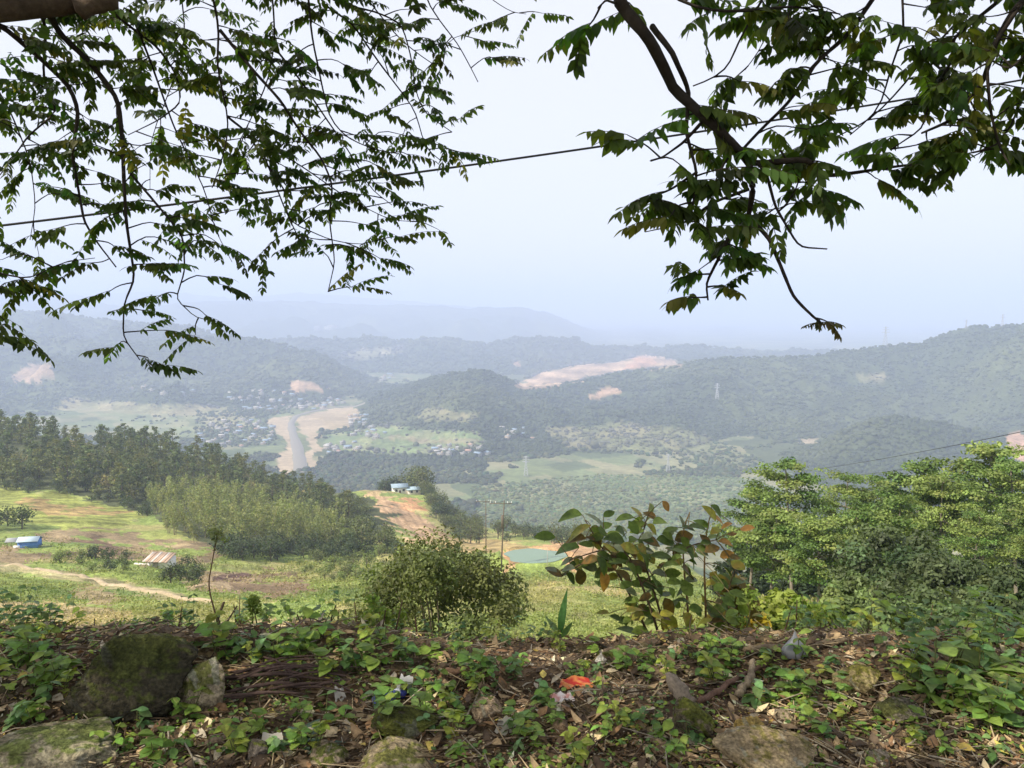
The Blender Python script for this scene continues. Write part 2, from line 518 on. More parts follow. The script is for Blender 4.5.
NEARZONES = [
    # worn verge of the dirt track
    ([(-60, 552), (-10, 558), (30, 564), (60, 569), (100, 576), (140, 585), (175, 592), (215, 600), (215, 606), (175, 602), (140, 595), (100, 587), (60, 579), (30, 574), (-10, 566), (-60, 560)], (0.29, 0.26, 0.13)),
    # terraced field on the left shoulder
    ([(-60, 486), (0, 487), (60, 493), (150, 512), (140, 522), (100, 533), (60, 526), (0, 522), (-60, 520)], (0.25, 0.275, 0.07)),
    ([(15, 497), (50, 500), (95, 517), (80, 520), (30, 510)], (0.33, 0.24, 0.10)),
    ([(70, 506), (135, 510), (120, 516), (80, 514)], (0.36, 0.26, 0.11)),
    ([(66, 438), (96, 436), (98, 446), (70, 446)], (0.40, 0.29, 0.14)),
    # earth cuts around the huts
    ([(-20, 556), (10, 545), (45, 532), (95, 528), (150, 538), (215, 546), (222, 560), (180, 566), (120, 560), (60, 556), (20, 566), (-20, 566)], BROWN),
    ([(60, 545), (90, 535), (130, 545), (120, 556), (70, 554)], (0.14, 0.095, 0.06)),
    ([(175, 568), (240, 570), (262, 580), (235, 598), (190, 588)], (0.33, 0.25, 0.15)),
    ([(212, 572), (250, 570), (300, 576), (318, 592), (270, 600), (225, 592)], (0.21, 0.15, 0.09)),
    ([(210, 573), (245, 572), (252, 578), (215, 583)], (0.10, 0.06, 0.05)),
    # dry lower meadow
    ([(-40, 606), (60, 602), (130, 612), (150, 630), (60, 642), (-40, 645)], (0.36, 0.29, 0.15)),
    ([(240, 622), (300, 618), (345, 622), (340, 630), (250, 632)], (0.40, 0.31, 0.18)),
    ([(60, 590), (90, 586), (130, 598), (100, 606)], (0.30, 0.24, 0.13)),
    ([(250, 605), (330, 598), (345, 612), (280, 622), (240, 618)], (0.20, 0.26, 0.07)),
    # orange tilled slope by the house
    ([(372, 492), (390, 494), (415, 510), (450, 540), (425, 545), (398, 528), (382, 510)], (0.40, 0.27, 0.16)),
    ([(398, 498), (420, 500), (424, 512), (406, 508)], (0.44, 0.25, 0.13)),
    ([(360, 482), (392, 482), (388, 494), (364, 494)], (0.36, 0.27, 0.14)),
    ([(425, 540), (470, 535), (530, 545), (530, 553), (440, 552)], (0.36, 0.27, 0.12)),
    ([(488, 566), (520, 550), (560, 540), (600, 545), (600, 560), (585, 572), (560, 552), (520, 558), (500, 570)], (0.40, 0.25, 0.13)),
    ([(530, 582), (640, 590), (630, 598), (540, 590)], (0.34, 0.29, 0.13)),
]
def near_colors(X, Y, Z):
    px, py = proj(X, Y, Z)
    n1 = fbm(X / 22, Y / 22, 80, 4); n2 = fbm(X / 5, Y / 5, 81, 4); n3 = fbm(X / 1.6, Y / 1.6, 82, 3)
    C = np.tile(GRASS, X.shape + (1,)).astype(float)
    C = lerp(C, DRY, np.clip(n1 * 1.6 + n2 * 0.6 - 0.1, 0, 0.6))
    C = lerp(C, np.array([0.11, 0.155, 0.045]), np.clip(-n1 * 1.6 + n2 * 0.8 - 0.1, 0, 0.85))
    C = lerp(C, np.array([0.22, 0.16, 0.10]), np.clip(n2 * 1.6 - 0.55, 0, 0.8))
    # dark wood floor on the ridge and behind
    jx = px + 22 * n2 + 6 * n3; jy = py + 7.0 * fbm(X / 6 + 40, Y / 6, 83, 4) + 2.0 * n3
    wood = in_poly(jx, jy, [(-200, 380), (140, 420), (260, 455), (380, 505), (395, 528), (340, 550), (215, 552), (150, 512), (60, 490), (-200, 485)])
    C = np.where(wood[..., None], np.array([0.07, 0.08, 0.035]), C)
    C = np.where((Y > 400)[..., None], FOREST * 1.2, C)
    grow = fbm(X / 7 + 9, Y / 7, 85, 4) > 0.22       # weeds reclaim parts of the dug ground
    for poly, col in NEARZONES:
        sel = in_poly(jx, jy, poly)
        if col is BROWN or max(col) < 0.22: sel = sel & ~grow
        C = np.where(sel[..., None], np.array(col) * (1 + 0.22 * n2[..., None] + 0.15 * n3[..., None]), C)
    # terraces of the left field and furrows of the tilled slope
    ter = in_poly(jx, jy, NEARZONES[1][0]); ln = np.sin((Y * 0.75 - X * 0.35 + 2.0 * n1) * 1.1)
    C = np.where((ter & (ln > 0.45))[..., None], C * 0.62, C)
    til = in_poly(jx, jy, [(366, 487), (398, 490), (420, 512), (452, 544), (420, 548), (392, 534), (378, 512)]); ln = np.sin((X * 1.3 + Y * 0.35) * 1.5)
    C = np.where((til & (ln > 0.5))[..., None], C * 0.78, C)
    C = C * (1 + 0.25 * np.clip(n2 * 1.5, -0.9, 0.9))[..., None]
    return C

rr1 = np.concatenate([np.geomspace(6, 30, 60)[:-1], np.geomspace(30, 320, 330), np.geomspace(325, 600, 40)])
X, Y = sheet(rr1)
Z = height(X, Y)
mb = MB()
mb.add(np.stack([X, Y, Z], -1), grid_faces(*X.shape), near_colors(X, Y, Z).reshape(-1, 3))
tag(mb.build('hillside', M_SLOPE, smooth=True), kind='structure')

# bench of bare soil in front of the camera
def soil_h(X, Y):
    Z = height(X, Y)
    d = np.hypot(X, Y)
    w = np.clip((6.0 - d) / 1.2, 0, 1)
    lump = 0.17 * np.clip(1 - np.abs(d - 3.5) / 0.7, 0, 1) * fbm(X / 0.8 + 7, Y / 0.8, 93, 3) + 0.05 * fbm(X / 0.7, Y / 0.7, 90, 4) + 0.022 * fbm(X / 0.13, Y / 0.13, 91, 3)
    return Z + lump * w
rr0 = np.concatenate([np.linspace(0.02, 2.0, 30)[:-1], np.linspace(2.0, 4.4, 230), np.linspace(4.42, 6.0, 60)])
az0 = np.concatenate([np.linspace(-180, -40, 60)[:-1], np.linspace(-40, 40, 480), np.linspace(40, 180, 60)[1:]])
X, Y = sheet(rr0, az0)
Z = soil_h(X, Y)
Z[-1] = height(X[-1], Y[-1])
n1 = fbm(X / 0.5, Y / 0.5, 95, 4)
C = lerp(np.array([0.085, 0.055, 0.032]), np.array([0.19, 0.13, 0.075]), np.clip(0.5 + n1, 0, 1))
C = lerp(C, np.array([0.05, 0.065, 0.02]), np.clip(fbm(X / 0.35, Y / 0.35, 96, 3) * 1.5 - 0.2, 0, 0.6))
mb = MB()
mb.add(np.stack([X, Y, Z], -1), grid_faces(*X.shape), C.reshape(-1, 3))
tag(mb.build('ground', M_SOIL, smooth=True), kind='structure')

# ------------------------------------------------------------------ air
zmax = float(max(VV[:, 2].max(), 60)) + 12
hz = MB()
B = 42000.0 * 2.1
b0, b1 = ZF - 60, zmax
hz.add([(-B, -B, b0), (B, -B, b0), (B, B, b0), (-B, B, b0), (-B, -B, b1), (B, -B, b1), (B, B, b1), (-B, B, b1)],
       [(0, 3, 2, 1), (4, 5, 6, 7), (0, 1, 5, 4), (1, 2, 6, 5), (2, 3, 7, 6), (3, 0, 4, 7)])
mhz, nt = new_mat('valley_air')
pv = nd(nt, 'ShaderNodeVolumePrincipled')
pv.inputs['Density'].default_value = HAZE_DENSITY
pv.inputs['Color'].default_value = HAZE_COLOR
pv.inputs['Anisotropy'].default_value = 0.0
for nm in ('Density Attribute', 'Color Attribute', 'Temperature Attribute'):
    if nm in pv.inputs:
        pv.inputs[nm].default_value = ''
o_ = nd(nt, 'ShaderNodeOutputMaterial')
nt.links.new(pv.outputs[0], o_.inputs['Volume'])
tag(hz.build('haze', mhz), kind='stuff')

# ------------------------------------------------------------------ water
M_WATER, nt = new_mat('still_water')
b = nd(nt, 'ShaderNodeBsdfPrincipled', Roughness=0.12)
b.inputs['Base Color'].default_value = (0.15, 0.22, 0.15, 1)
_, f = noise_fac(nt, 1.5, 0, 1)
bp = nd(nt, 'ShaderNodeBump', Strength=0.1, Distance=0.05)
nt.links.new(f, bp.inputs['Height']); nt.links.new(bp.outputs[0], b.inputs['Normal'])
o_ = nd(nt, 'ShaderNodeOutputMaterial'); nt.links.new(b.outputs[0], o_.inputs[0])
M_RIVER, nt = new_mat('muddy_water')
b = nd(nt, 'ShaderNodeBsdfPrincipled', Roughness=0.55)
b.inputs['Base Color'].default_value = (0.21, 0.19, 0.155, 1)
o_ = nd(nt, 'ShaderNodeOutputMaterial'); nt.links.new(b.outputs[0], o_.inputs[0])

a = np.linspace(0, 2 * math.pi, 48, endpoint=False)
rr = 1.0 + 0.10 * np.sin(3 * a + 1) + 0.06 * np.sin(5 * a)
mb = MB()
V = np.stack([POND[0] + 5.0 * rr * np.cos(a), POND[1] + 3.7 * rr * np.sin(a), np.full(48, POND[2] - 0.05)], 1)
V = np.concatenate([V, [[POND[0], POND[1], POND[2] - 0.05]]])
mb.add(V, [(i, (i + 1) % 48, 48) for i in range(48)])
tag(mb.build('pond', M_WATER), kind='structure')

def ribbon(pts, widths, lift, name, mat, color=(1, 1, 1), n=80, base=None):
    """strip draped over the terrain along ground points"""
    P = np.array([p[:2] for p in pts]); w = np.array(widths, float)
    L = np.concatenate([[0], np.cumsum(np.linalg.norm(np.diff(P, axis=0), axis=1))])
    s = np.linspace(0, L[-1], n)
    x = np.interp(s, L, P[:, 0]); y = np.interp(s, L, P[:, 1]); ww = np.interp(s, L, w)
    for _ in range(3):
        x[1:-1] = (x[:-2] + 2 * x[1:-1] + x[2:]) / 4; y[1:-1] = (y[:-2] + 2 * y[1:-1] + y[2:]) / 4
    tx = np.gradient(x); ty = np.gradient(y); l = np.hypot(tx, ty); nx, ny = -ty / l, tx / l
    cols = np.linspace(-0.5, 0.5, 7)
    ww = ww * (1 + 0.2 * fbm(s / (w.mean() * 2.0), s * 0, 33, 2))
    X = x[:, None] + nx[:, None] * ww[:, None] * cols; Y = y[:, None] + ny[:, None] * ww[:, None] * cols
    Z = height(X, Y) + lift * np.array([-0.6, 0.4, 0.8, 1.0, 0.8, 0.4, -0.6])
    mb = MB(); mb.add(np.stack([X, Y, Z], -1), grid_faces(n, 7), color)
    return tag(mb.build(name, mat, smooth=True), kind='structure')

rv = [hit(px, py, 700) for px, py in [(301, 474), (300, 462), (298, 450), (295, 440), (292, 430), (291, 423), (296, 416), (315, 411), (340, 407), (365, 403)]]
ribbon(rv, [26, 25, 23, 21, 19, 17, 15, 13, 12, 11], 2.2, 'river', M_RIVER)

M_PATH = mat_surface('pale_dirt', scales=((0.6, 0.8, 1.2), (4, 0.75, 1.25)), bump=0.3, bscale=4, bdist=0.05)
pp = [hit(px, py, 30) for px, py in [(-60, 557), (-10, 563), (30, 569), (60, 574), (100, 581), (140, 590), (175, 597), (212, 603)]]
ribbon(pp, [1.6, 1.6, 1.5, 1.4, 1.3, 1.2, 0.9, 0.5], 0.30, 'dirt_path', M_PATH, (0.36, 0.29, 0.19))

# ------------------------------------------------------------------ foliage builders
def cards(mb, P, Nrm, size, cols, aspect=0.6, mi=0, rg=rng):
    """small pointed leaf faces at P facing Nrm"""
    n = len(P)
    size = np.broadcast_to(np.asarray(size, float), (n,))[:, None]
    Nrm = unit(Nrm)
    t = unit(np.cross(Nrm, rg.normal(size=(n, 3))))
    s = np.cross(Nrm, t)
    V = np.stack([P - t * size * 0.5, P + s * size * aspect * 0.5 - t * size * 0.05, P + t * size * 0.5, P - s * size * aspect * 0.5 - t * size * 0.05], 1)
    F4 = np.arange(n * 4).reshape(n, 4)
    mb.add(V, F4, np.repeat(cols, 4, 0) if np.ndim(cols) == 2 else cols, mi)

def tube(mb, pts, radii, col=(1, 1, 1), sides=6, mi=0, jitter=0.0):
    P = np.asarray(pts, float); R = np.asarray(radii, float)
    if R.ndim == 0: R = np.full(len(P), float(R))
    T = unit(np.gradient(P, axis=0))
    ref = np.array([0.31, 0.17, 0.94]) if abs(T[0] @ np.array([0.31, 0.17, 0.94])) < 0.9 else np.array([1.0, 0, 0])
    A = unit(np.cross(T, ref)); Bv = np.cross(T, A)
    an = np.linspace(0, 2 * math.pi, sides, endpoint=False)
    ring = A[:, None] * np.cos(an)[None, :, None] + Bv[:, None] * np.sin(an)[None, :, None]
    rad = R[:, None, None] * (1 + (rng.normal(size=(len(P), sides, 1)) * jitter if jitter else 0))
    V = P[:, None] + ring * rad
    n = len(P)
    Fc = [(i * sides + j, i * sides + (j + 1) % sides, (i + 1) * sides + (j + 1) % sides, (i + 1) * sides + j) for i in range(n - 1) for j in range(sides)]
    mb.add(V, Fc, col, mi)
    if sides >= 4:
        c0 = mb.n
        mb.add([P[0] - T[0] * R[0] * 0.3, P[-1] + T[-1] * R[-1] * 0.3], np.zeros((0, 3), int), col, mi)
        base = c0 - n * sides
        mb.f3.append(np.array([(c0, base + (j + 1) % sides, base + j) for j in range(sides)])); mb.m3.append(np.full(sides, mi))
        e = base + (n - 1) * sides
        mb.f3.append(np.array([(c0 + 1, e + j, e + (j + 1) % sides) for j in range(sides)])); mb.m3.append(np.full(sides, mi))

def smooth_line(pts, n=20, it=2):
    P = np.asarray(pts, float)
    L = np.concatenate([[0], np.cumsum(np.linalg.norm(np.diff(P, axis=0), axis=1))])
    s = np.linspace(0, L[-1], n)
    Q = np.stack([np.interp(s, L, P[:, k]) for k in range(3)], 1)
    for _ in range(it):
        Q[1:-1] = (Q[:-2] + 2 * Q[1:-1] + Q[2:]) / 4
    return Q

def clump_leaves(mb, centres, rad, n_each, size, col, colvar=0.25, flat=1.0, up=0.6, aspect=0.6, rg=rng):
    """leaves gathered in clumps; each clump and each leaf varies at random in tone"""
    C = np.asarray(centres, float)
    rad = np.broadcast_to(np.asarray(rad, float), (len(C),))
    k = np.repeat(np.arange(len(C)), n_each)
    d = unit(rg.normal(size=(len(k), 3))) * (rg.random((len(k), 1)) ** 0.45)
    d[:, 2] *= flat
    P = C[k] + d * rad[k][:, None]
    N = d * 0.9 + rg.normal(size=(len(k), 3)) * 0.55 + np.array([0, 0, up])
    tone = (1 + colvar * rg.normal(size=(len(C), 1)))[k] * (1 + 0.18 * rg.normal(size=(len(k), 1)))
    hue = 1 + 0.06 * rg.normal(size=(len(C), 3))[k] * np.array([1.0, 0.4, 0.6])
    cols = np.clip(np.asarray(col) * tone * hue, 0.008, 0.7)
    cards(mb, P, N, size * (0.7 + 0.6 * rg.random(len(k))), cols, aspect, rg=rg)

M_BARK = mat_surface('bark', scales=((3.0, 0.7, 1.3), (20, 0.7, 1.3)), bump=0.6, bscale=14, bdist=0.02)
M_FOLI = mat_leaf('tree_leaves', trans=0.3, spec=0.2, tcol=(1.3, 1.4, 0.6))

# ------------------------------------------------------------------ far forest (one mass nobody could count)
def visible_filter(x, y, z, h):
    return np.ones(len(x), bool)
fpolys = [p for p, c in FARZONES]
def far_mask(px, py, earth=False):
    m = np.zeros(px.shape, bool)
    for p, c in FARZONES:
        if not earth or c[0] > 0.33: m |= in_poly(px, py, p)
    return m

def blobs(mb, P, r, h, cols, rg):
    n = len(P)
    an = np.linspace(0, 2 * math.pi, 6, endpoint=False)
    prof = [(0.75, 0.12), (1.0, 0.5), (0.62, 0.86)]
    rings = []
    for rr_, zz_ in prof:
        jr = 1 + 0.28 * rg.normal(size=(n, 6))
        rings.append(np.stack([P[:, None, 0] + r[:, None] * rr_ * jr * np.cos(an + rr_), P[:, None, 1] + r[:, None] * rr_ * jr * np.sin(an + rr_),
                               P[:, None, 2] + h[:, None] * (zz_ + 0.08 * rg.normal(size=(n, 6)))], -1))
    top = np.stack([P[:, 0] + 0.2 * r * rg.normal(size=n), P[:, 1], P[:, 2] + h], -1)[:, None]
    V = np.concatenate(rings + [top], 1)
    base = np.arange(n)[:, None, None] * 19
    q = np.array([(k * 6 + j, k * 6 + (j + 1) % 6, k * 6 + 6 + (j + 1) % 6, k * 6 + 6 + j) for k in range(2) for j in range(6)])
    t = np.array([(12 + j, 12 + (j + 1) % 6, 18) for j in range(6)])
    mb.add(V, (q[None] + base).reshape(-1, 4), np.repeat(cols, 19, 0))
    mb.more((t[None] + base).reshape(-1, 3))

rg = np.random.default_rng(21)
N = 170000
az = rg.uniform(-37, 37, N); d = np.exp(rg.uniform(math.log(700), math.log(4200), N))
x = d * np.tan(np.radians(az)); y = d
z, rid = height(x, y, True)
px, py = proj(x, y, z)
pz = np.where(py < 300, 0, 1) * (py < 520)
keep = (rid > 0) & ((~far_mask(px + 6 * rg.normal(size=N), py + 2.5 * rg.normal(size=N))) | (rg.random(N) < 0.03)) & (rg.random(N) < 0.9) & (rid != 1)
# the floor: hedges, tree belts and copses
wood = fbm(x / 120, y / 120, 140, 3)
belt = in_poly(px, py, [(318, 470), (335, 456), (420, 458), (470, 447), (600, 452), (700, 466), (770, 470), (770, 486), (650, 484), (600, 492), (560, 540), (340, 540), (300, 500)])
belt |= in_poly(px, py, [(200, 440), (260, 448), (285, 470), (280, 480), (200, 460), (170, 445)])
belt &= wood > -0.12
belt |= (wood > 0) & in_poly(px, py, [(480, 420), (620, 425), (640, 440), (600, 452), (500, 447), (470, 440)])
floor = (rid == 0) & (~far_mask(px, py)) & (belt | (wood > 0.06))
orch = (rid == 0) & in_poly(px, py, fpolys[-2]) & (rg.random(N) < 0.8)
keep |= floor
olive = in_poly(px, py, [(545, 428), (620, 424), (705, 434), (765, 462), (740, 472), (650, 456), (560, 448)])
keep |= olive & (rg.random(N) < 0.3)
keep |= (rid == 0) & (wood > -0.05) & (rg.random(N) < 0.10) & (py < 470)
keep |= in_poly(px, py, [(205, 390), (345, 395), (345, 412), (280, 416), (278, 445), (195, 450), (195, 420)]) & (rid == 0) & (rg.random(N) < 0.3)
keep &= ~far_mask(px, py, True) & ~in_poly(px, py, [(280, 470), (284, 424), (300, 408), (368, 398), (368, 408), (312, 420), (302, 440), (312, 470)])
P = np.stack([x, y, z], 1)
mb = MB()
r = np.maximum(2.6, d * 0.0017) * np.exp(0.34 * rg.normal(size=N)) * np.where(rid == 0, 0.9, 1)
h = r * (0.9 + 0.6 * rg.random(N))
tone = (1 + 0.17 * rg.normal(size=(N, 1))) * (1 + 0.5 * fbm(x / 150, y / 150, 150, 3))[:, None]
cols = np.clip(np.array([0.060, 0.075, 0.030]) * tone * (1 + 0.15 * rg.normal(size=(N, 3)) * [1, 0.3, 0.6]), 0.01, 0.4)
P[:, 2] -= 0.4
tc = far_colors(x, y, z, rid)
hill = (rid > 0)[:, None]
cols = np.where(hill, np.clip(tc * 0.92 * (1 + 0.13 * rg.normal(size=(N, 1))), 0.02, 0.12), cols)
blobs(mb, P[keep], r[keep], h[keep], cols[keep], rg)
k2 = orch
blobs(mb, P[k2], r[k2] * 0.62, h[k2] * 0.5, cols[k2] * np.array([1.9, 1.9, 1.8]), rg)
tag(mb.build('distant_forest', M_FOREST), kind='stuff')

# ------------------------------------------------------------------ trees of the middle distance, each one an object
def link_copy(me, name, loc, rz, sc, label, cat, group):
    o = bpy.data.objects.new(name, me)
    COL.objects.link(o)
    o.location = tuple(loc); o.rotation_euler = (0, 0, rz); o.scale = (sc[0], sc[0], sc[1]) if isinstance(sc, tuple) else (sc, sc, sc)
    return tag(o, label, cat, group)

def pine_mesh(seed, h=12.0):
    rg = np.random.default_rng(seed)
    mb = MB()
    tube(mb, [(0, 0, -0.5), (0.1, 0, h * 0.4), (0, 0.1, h * 0.95)], [0.22, 0.16, 0.04], (0.10, 0.075, 0.055), 5, 1)
    cs = []; rs = []
    for t in np.linspace(0.18, 0.98, 14):
        R = (0.36 * h) * (1 - t) ** 0.55 * (0.75 + 0.5 * rg.random()) * min(1, (t - 0.1) * 3.2)
        k = max(2, int(5 * (1.05 - t)) + 1)
        for j in range(k):
            a = rg.random() * 6.28; q = R * (0.25 + 0.75 * rg.random())
            cs.append((q * math.cos(a), q * math.sin(a), h * t + 0.3 * rg.normal())); rs.append(0.95 + 0.4 * rg.random())
    clump_leaves(mb, cs, rs, 16, 0.85, (0.105, 0.13, 0.048) if seed % 5 else (0.15, 0.16, 0.055), 0.25, 0.6, 0.5, 0.5, rg)
    return mb.mesh('pine_tree', [M_FOLI, M_BARK])

def round_mesh(seed, h, w, col, nclump, nleaf, leaf, trunk=0.25, flat=0.8, name='tree', spread=0.28, bark=(0.16, 0.13, 0.10), low=0.18):
    rg = np.random.default_rng(seed)
    mb = MB()
    tube(mb, [(0, 0, -0.6), (0.05 * h * rg.normal() * 0.3, 0, h * 0.35), (0, 0, h * 0.75)], [trunk * 0.6, trunk * 0.45, trunk * 0.15], bark, 5, 1)
    cs = []
    for i in range(nclump):
        dd = unit(rg.normal(size=3)) * rg.random() ** 0.4
        zc = low + (1 - low) * (dd[2] * 0.5 + 0.5)
        cs.append((dd[0] * w * 0.5 * 0.85, dd[1] * w * 0.5 * 0.85, h * zc * 0.93))
    for c in cs[::max(1, nclump // 7)]:
        tube(mb, [(0, 0, h * 0.2), (c[0] * 0.5, c[1] * 0.5, (c[2] + h * 0.25) * 0.5), c], [trunk * 0.3, trunk * 0.2, trunk * 0.06], bark, 4, 1)
    clump_leaves(mb, cs, w * spread * (0.6 + 0.6 * rg.random(len(cs))), nleaf, leaf, col, 0.25, flat, 0.5, 0.6, rg)
    return mb.mesh(name, [M_FOLI, M_BARK])

def plume_mesh(seed, h=9.0, col=(0.215, 0.24, 0.08)):
    """slender light tree of upswept feathery sprays on thin pale stems"""
    rg = np.random.default_rng(seed)
    mb = MB()
    for j in range(5):
        a = rg.random() * 6.28; l = h * (0.7 + 0.35 * rg.random()); b_ = 0.19 * l
        pts = smooth_line([(0.3 * math.cos(a), 0.3 * math.sin(a), -0.5), (0.6 * b_ * math.cos(a), 0.6 * b_ * math.sin(a), l * 0.5), (1.5 * b_ * math.cos(a), 1.5 * b_ * math.sin(a), l)], 9)
        tube(mb, pts, np.linspace(0.08, 0.02, 9), (0.27, 0.24, 0.15), 4, 1)
        cs = pts[3:] + rg.normal(size=(6, 3)) * 0.25
        clump_leaves(mb, cs, np.linspace(1.05, 0.75, 6), 26, 0.55, col, 0.16, 1.5, 0.6, 0.35, rg)
    return mb.mesh('feathery_tree', [M_FOLI, M_BARK])

def scatter_px(n, poly, dlo, dhi, mind, seed, logd=False):
    rg = np.random.default_rng(seed)
    xs = [p[0] for p in poly]
    out = []
    tries = 0
    while len(out) < n and tries < 60:
        tries += 1
        k = 600
        pxx = rg.uniform(min(xs) - 20, max(xs) + 20, k); d = rg.uniform(dlo, dhi, k)
        x = (pxx - 512) / F * d; y = d
        z = height(x, y); qx, qy = proj(x, y, z)
        ok = in_poly(qx, qy, poly)
        ok &= ~((qx > 128) & (qx < 186) & (qy > 556) & (qy < 582))
        for i in np.nonzero(ok)[0]:
            if all((x[i] - o[0]) ** 2 + (y[i] - o[1]) ** 2 > mind ** 2 for o in out):
                out.append((x[i], y[i], z[i]))
                if len(out) >= n: break
    return out

rg = np.random.default_rng(5)
pines = [pine_mesh(100 + i) for i in range(6)]
ppos = scatter_px(268, [(-30, 426), (0, 429), (66, 432), (66, 448), (98, 448), (100, 438), (128, 440), (200, 460), (260, 478), (310, 494), (335, 508), (352, 522), (352, 532), (330, 530), (250, 502), (165, 490), (150, 512), (60, 489), (-30, 484)], 225, 352, 3.4, 31)
for i, p in enumerate(ppos):
    s = 0.52 + 0.44 * rg.random()
    link_copy(pines[i % 6], 'pine_tree', p, rg.random() * 6.28, (s * 1.15, s), 'dark green pine tree in the dense wood covering the left ridge', 'tree', 'pine trees on the left ridge')
wood_round = [round_mesh(190 + i, 6.5, 6.0, [(0.13, 0.155, 0.05), (0.17, 0.17, 0.06), (0.10, 0.135, 0.05), (0.19, 0.165, 0.07)][i], 22, 22, 0.55, 0.3, 0.8, 'round_tree') for i in range(4)]
for i, p in enumerate(scatter_px(46, [(-30, 455), (100, 450), (200, 478), (310, 505), (350, 530), (250, 505), (165, 492), (150, 512), (60, 489), (-30, 484)], 222, 330, 5.0, 45)):
    link_copy(wood_round[i % 4], 'round_tree', p, rg.random() * 6.28, 0.75 + 0.5 * rg.random(), 'lighter round crowned tree standing among the dark pines of the left ridge', 'tree', 'round trees among the pines')
ppos = scatter_px(34, [(-30, 412), (-30, 430), (40, 432), (100, 438), (132, 440), (132, 428), (60, 418)], 316, 372, 3.6, 32)
for i, p in enumerate(ppos):
    s = 1.2 + 0.4 * rg.random()
    link_copy(pines[i % 6], 'pine_tree', p, rg.random() * 6.28, (s * 0.95, s), 'tall dark pine on the crest of the left ridge, behind the tan clearing', 'tree', 'tall pines on the ridge crest')

plumes = [plume_mesh(140 + i) for i in range(5)]
ppos = scatter_px(110, [(150, 505), (160, 488), (240, 500), (300, 518), (330, 532), (340, 548), (320, 553), (215, 553), (160, 530)], 140, 235, 2.6, 33)
for i, p in enumerate(ppos):
    s = 0.55 + 0.65 * rg.random()
    link_copy(plumes[i % 5], 'feathery_tree', p, rg.random() * 6.28, s, 'slender olive green feathery tree in the grove below the pine wood', 'tree', 'feathery trees below the pine wood')

dark = [round_mesh(160 + i, 4.2, 4.4, (0.062, 0.085, 0.034), 22, 22, 0.42, 0.25, 0.8, 'dark_shrub') for i in range(4)]
mid = [round_mesh(170 + i, 6.0, 5.2, (0.105, 0.12, 0.045), 24, 22, 0.5, 0.3, 0.8, 'round_tree') for i in range(4)]
pale = [round_mesh(180 + i, 3.0, 3.2, (0.18, 0.22, 0.07), 16, 20, 0.36, 0.15, 0.8, 'pale_shrub') for i in range(4)]
for i, p in enumerate(scatter_px(38, [(205, 549), (330, 552), (400, 548), (405, 556), (330, 562), (205, 560)], 125, 172, 2.2, 34)):
    s = 0.65 + 0.5 * rg.random()
    link_copy(dark[i % 4], 'dark_shrub', p, rg.random() * 6.28, s, 'dark green round shrub at the foot of the feathery grove', 'shrub', 'dark shrubs below the feathery grove')
for i, p in enumerate(scatter_px(30, [(-30, 484), (60, 489), (152, 512), (152, 518), (60, 495), (-30, 490)], 190, 250, 2.2, 35)):
    s = 0.5 + 0.4 * rg.random()
    link_copy(dark[i % 4], 'dark_shrub', p, rg.random() * 6.28, s, 'low dark shrub in the hedge between the terraced field and the pines', 'shrub', 'hedge shrubs above the terraced field')
for i, p in enumerate(scatter_px(34, [(428, 492), (445, 500), (480, 528), (478, 545), (450, 540), (425, 505)], 215, 300, 3.0, 36) + scatter_px(30, [(478, 533), (520, 530), (610, 540), (600, 548), (530, 545), (478, 545)], 190, 290, 3.2, 37)):
    s = 0.75 + 0.5 * rg.random()
    link_copy((mid + dark)[i % 8], 'round_tree', p, rg.random() * 6.28, s, 'round mid green tree on the slope between the tilled orange field and the pond', 'tree', 'round trees behind the pond')
for i, p in enumerate(scatter_px(18, [(335, 515), (345, 500), (362, 510), (376, 546), (350, 548)], 205, 300, 3.0, 38)):
    s = 0.8 + 0.5 * rg.random()
    link_copy((mid + dark)[(i * 3) % 8], 'round_tree', p, rg.random() * 6.28, s, 'round tree on the left edge of the tilled orange field', 'tree', 'trees along the tilled orange field')
for i, p in enumerate(scatter_px(20, [(384, 486), (405, 484), (452, 500), (450, 508), (425, 498)], 344, 400, 2.6, 39)):
    s = 0.7 + 0.4 * rg.random()
    link_copy((dark + mid)[i % 8], 'round_tree', p, rg.random() * 6.28, s, 'dark tree gathered round the blue roofed hillside house', 'tree', 'trees round the blue roofed house')
for i, p in enumerate(scatter_px(60, [(330, 555), (400, 548), (480, 556), (480, 570), (420, 590), (330, 585), (280, 565)], 85, 165, 2.0, 40) + scatter_px(24, [(600, 545), (720, 548), (730, 575), (600, 560)], 120, 220, 3.0, 41)):
    s = 0.45 + 0.6 * rg.random() ** 2
    link_copy((pale + pale + mid)[i % 12], 'pale_shrub', p, rg.random() * 6.28, s * (0.6 if i % 12 > 7 else 1), 'pale green shrub among the weeds of the middle slope', 'shrub', 'pale shrubs on the middle slope')
for i, p in enumerate(scatter_px(26, [(60, 545), (150, 560), (210, 568), (200, 590), (120, 580), (40, 562)], 80, 140, 2.0, 42)):
    s = 0.35 + 0.5 * rg.random()
    link_copy((pale + dark)[i % 8], 'pale_shrub', p, rg.random() * 6.28, s, 'small scrubby bush on the earth bank around the two huts', 'shrub', 'scrub round the huts')
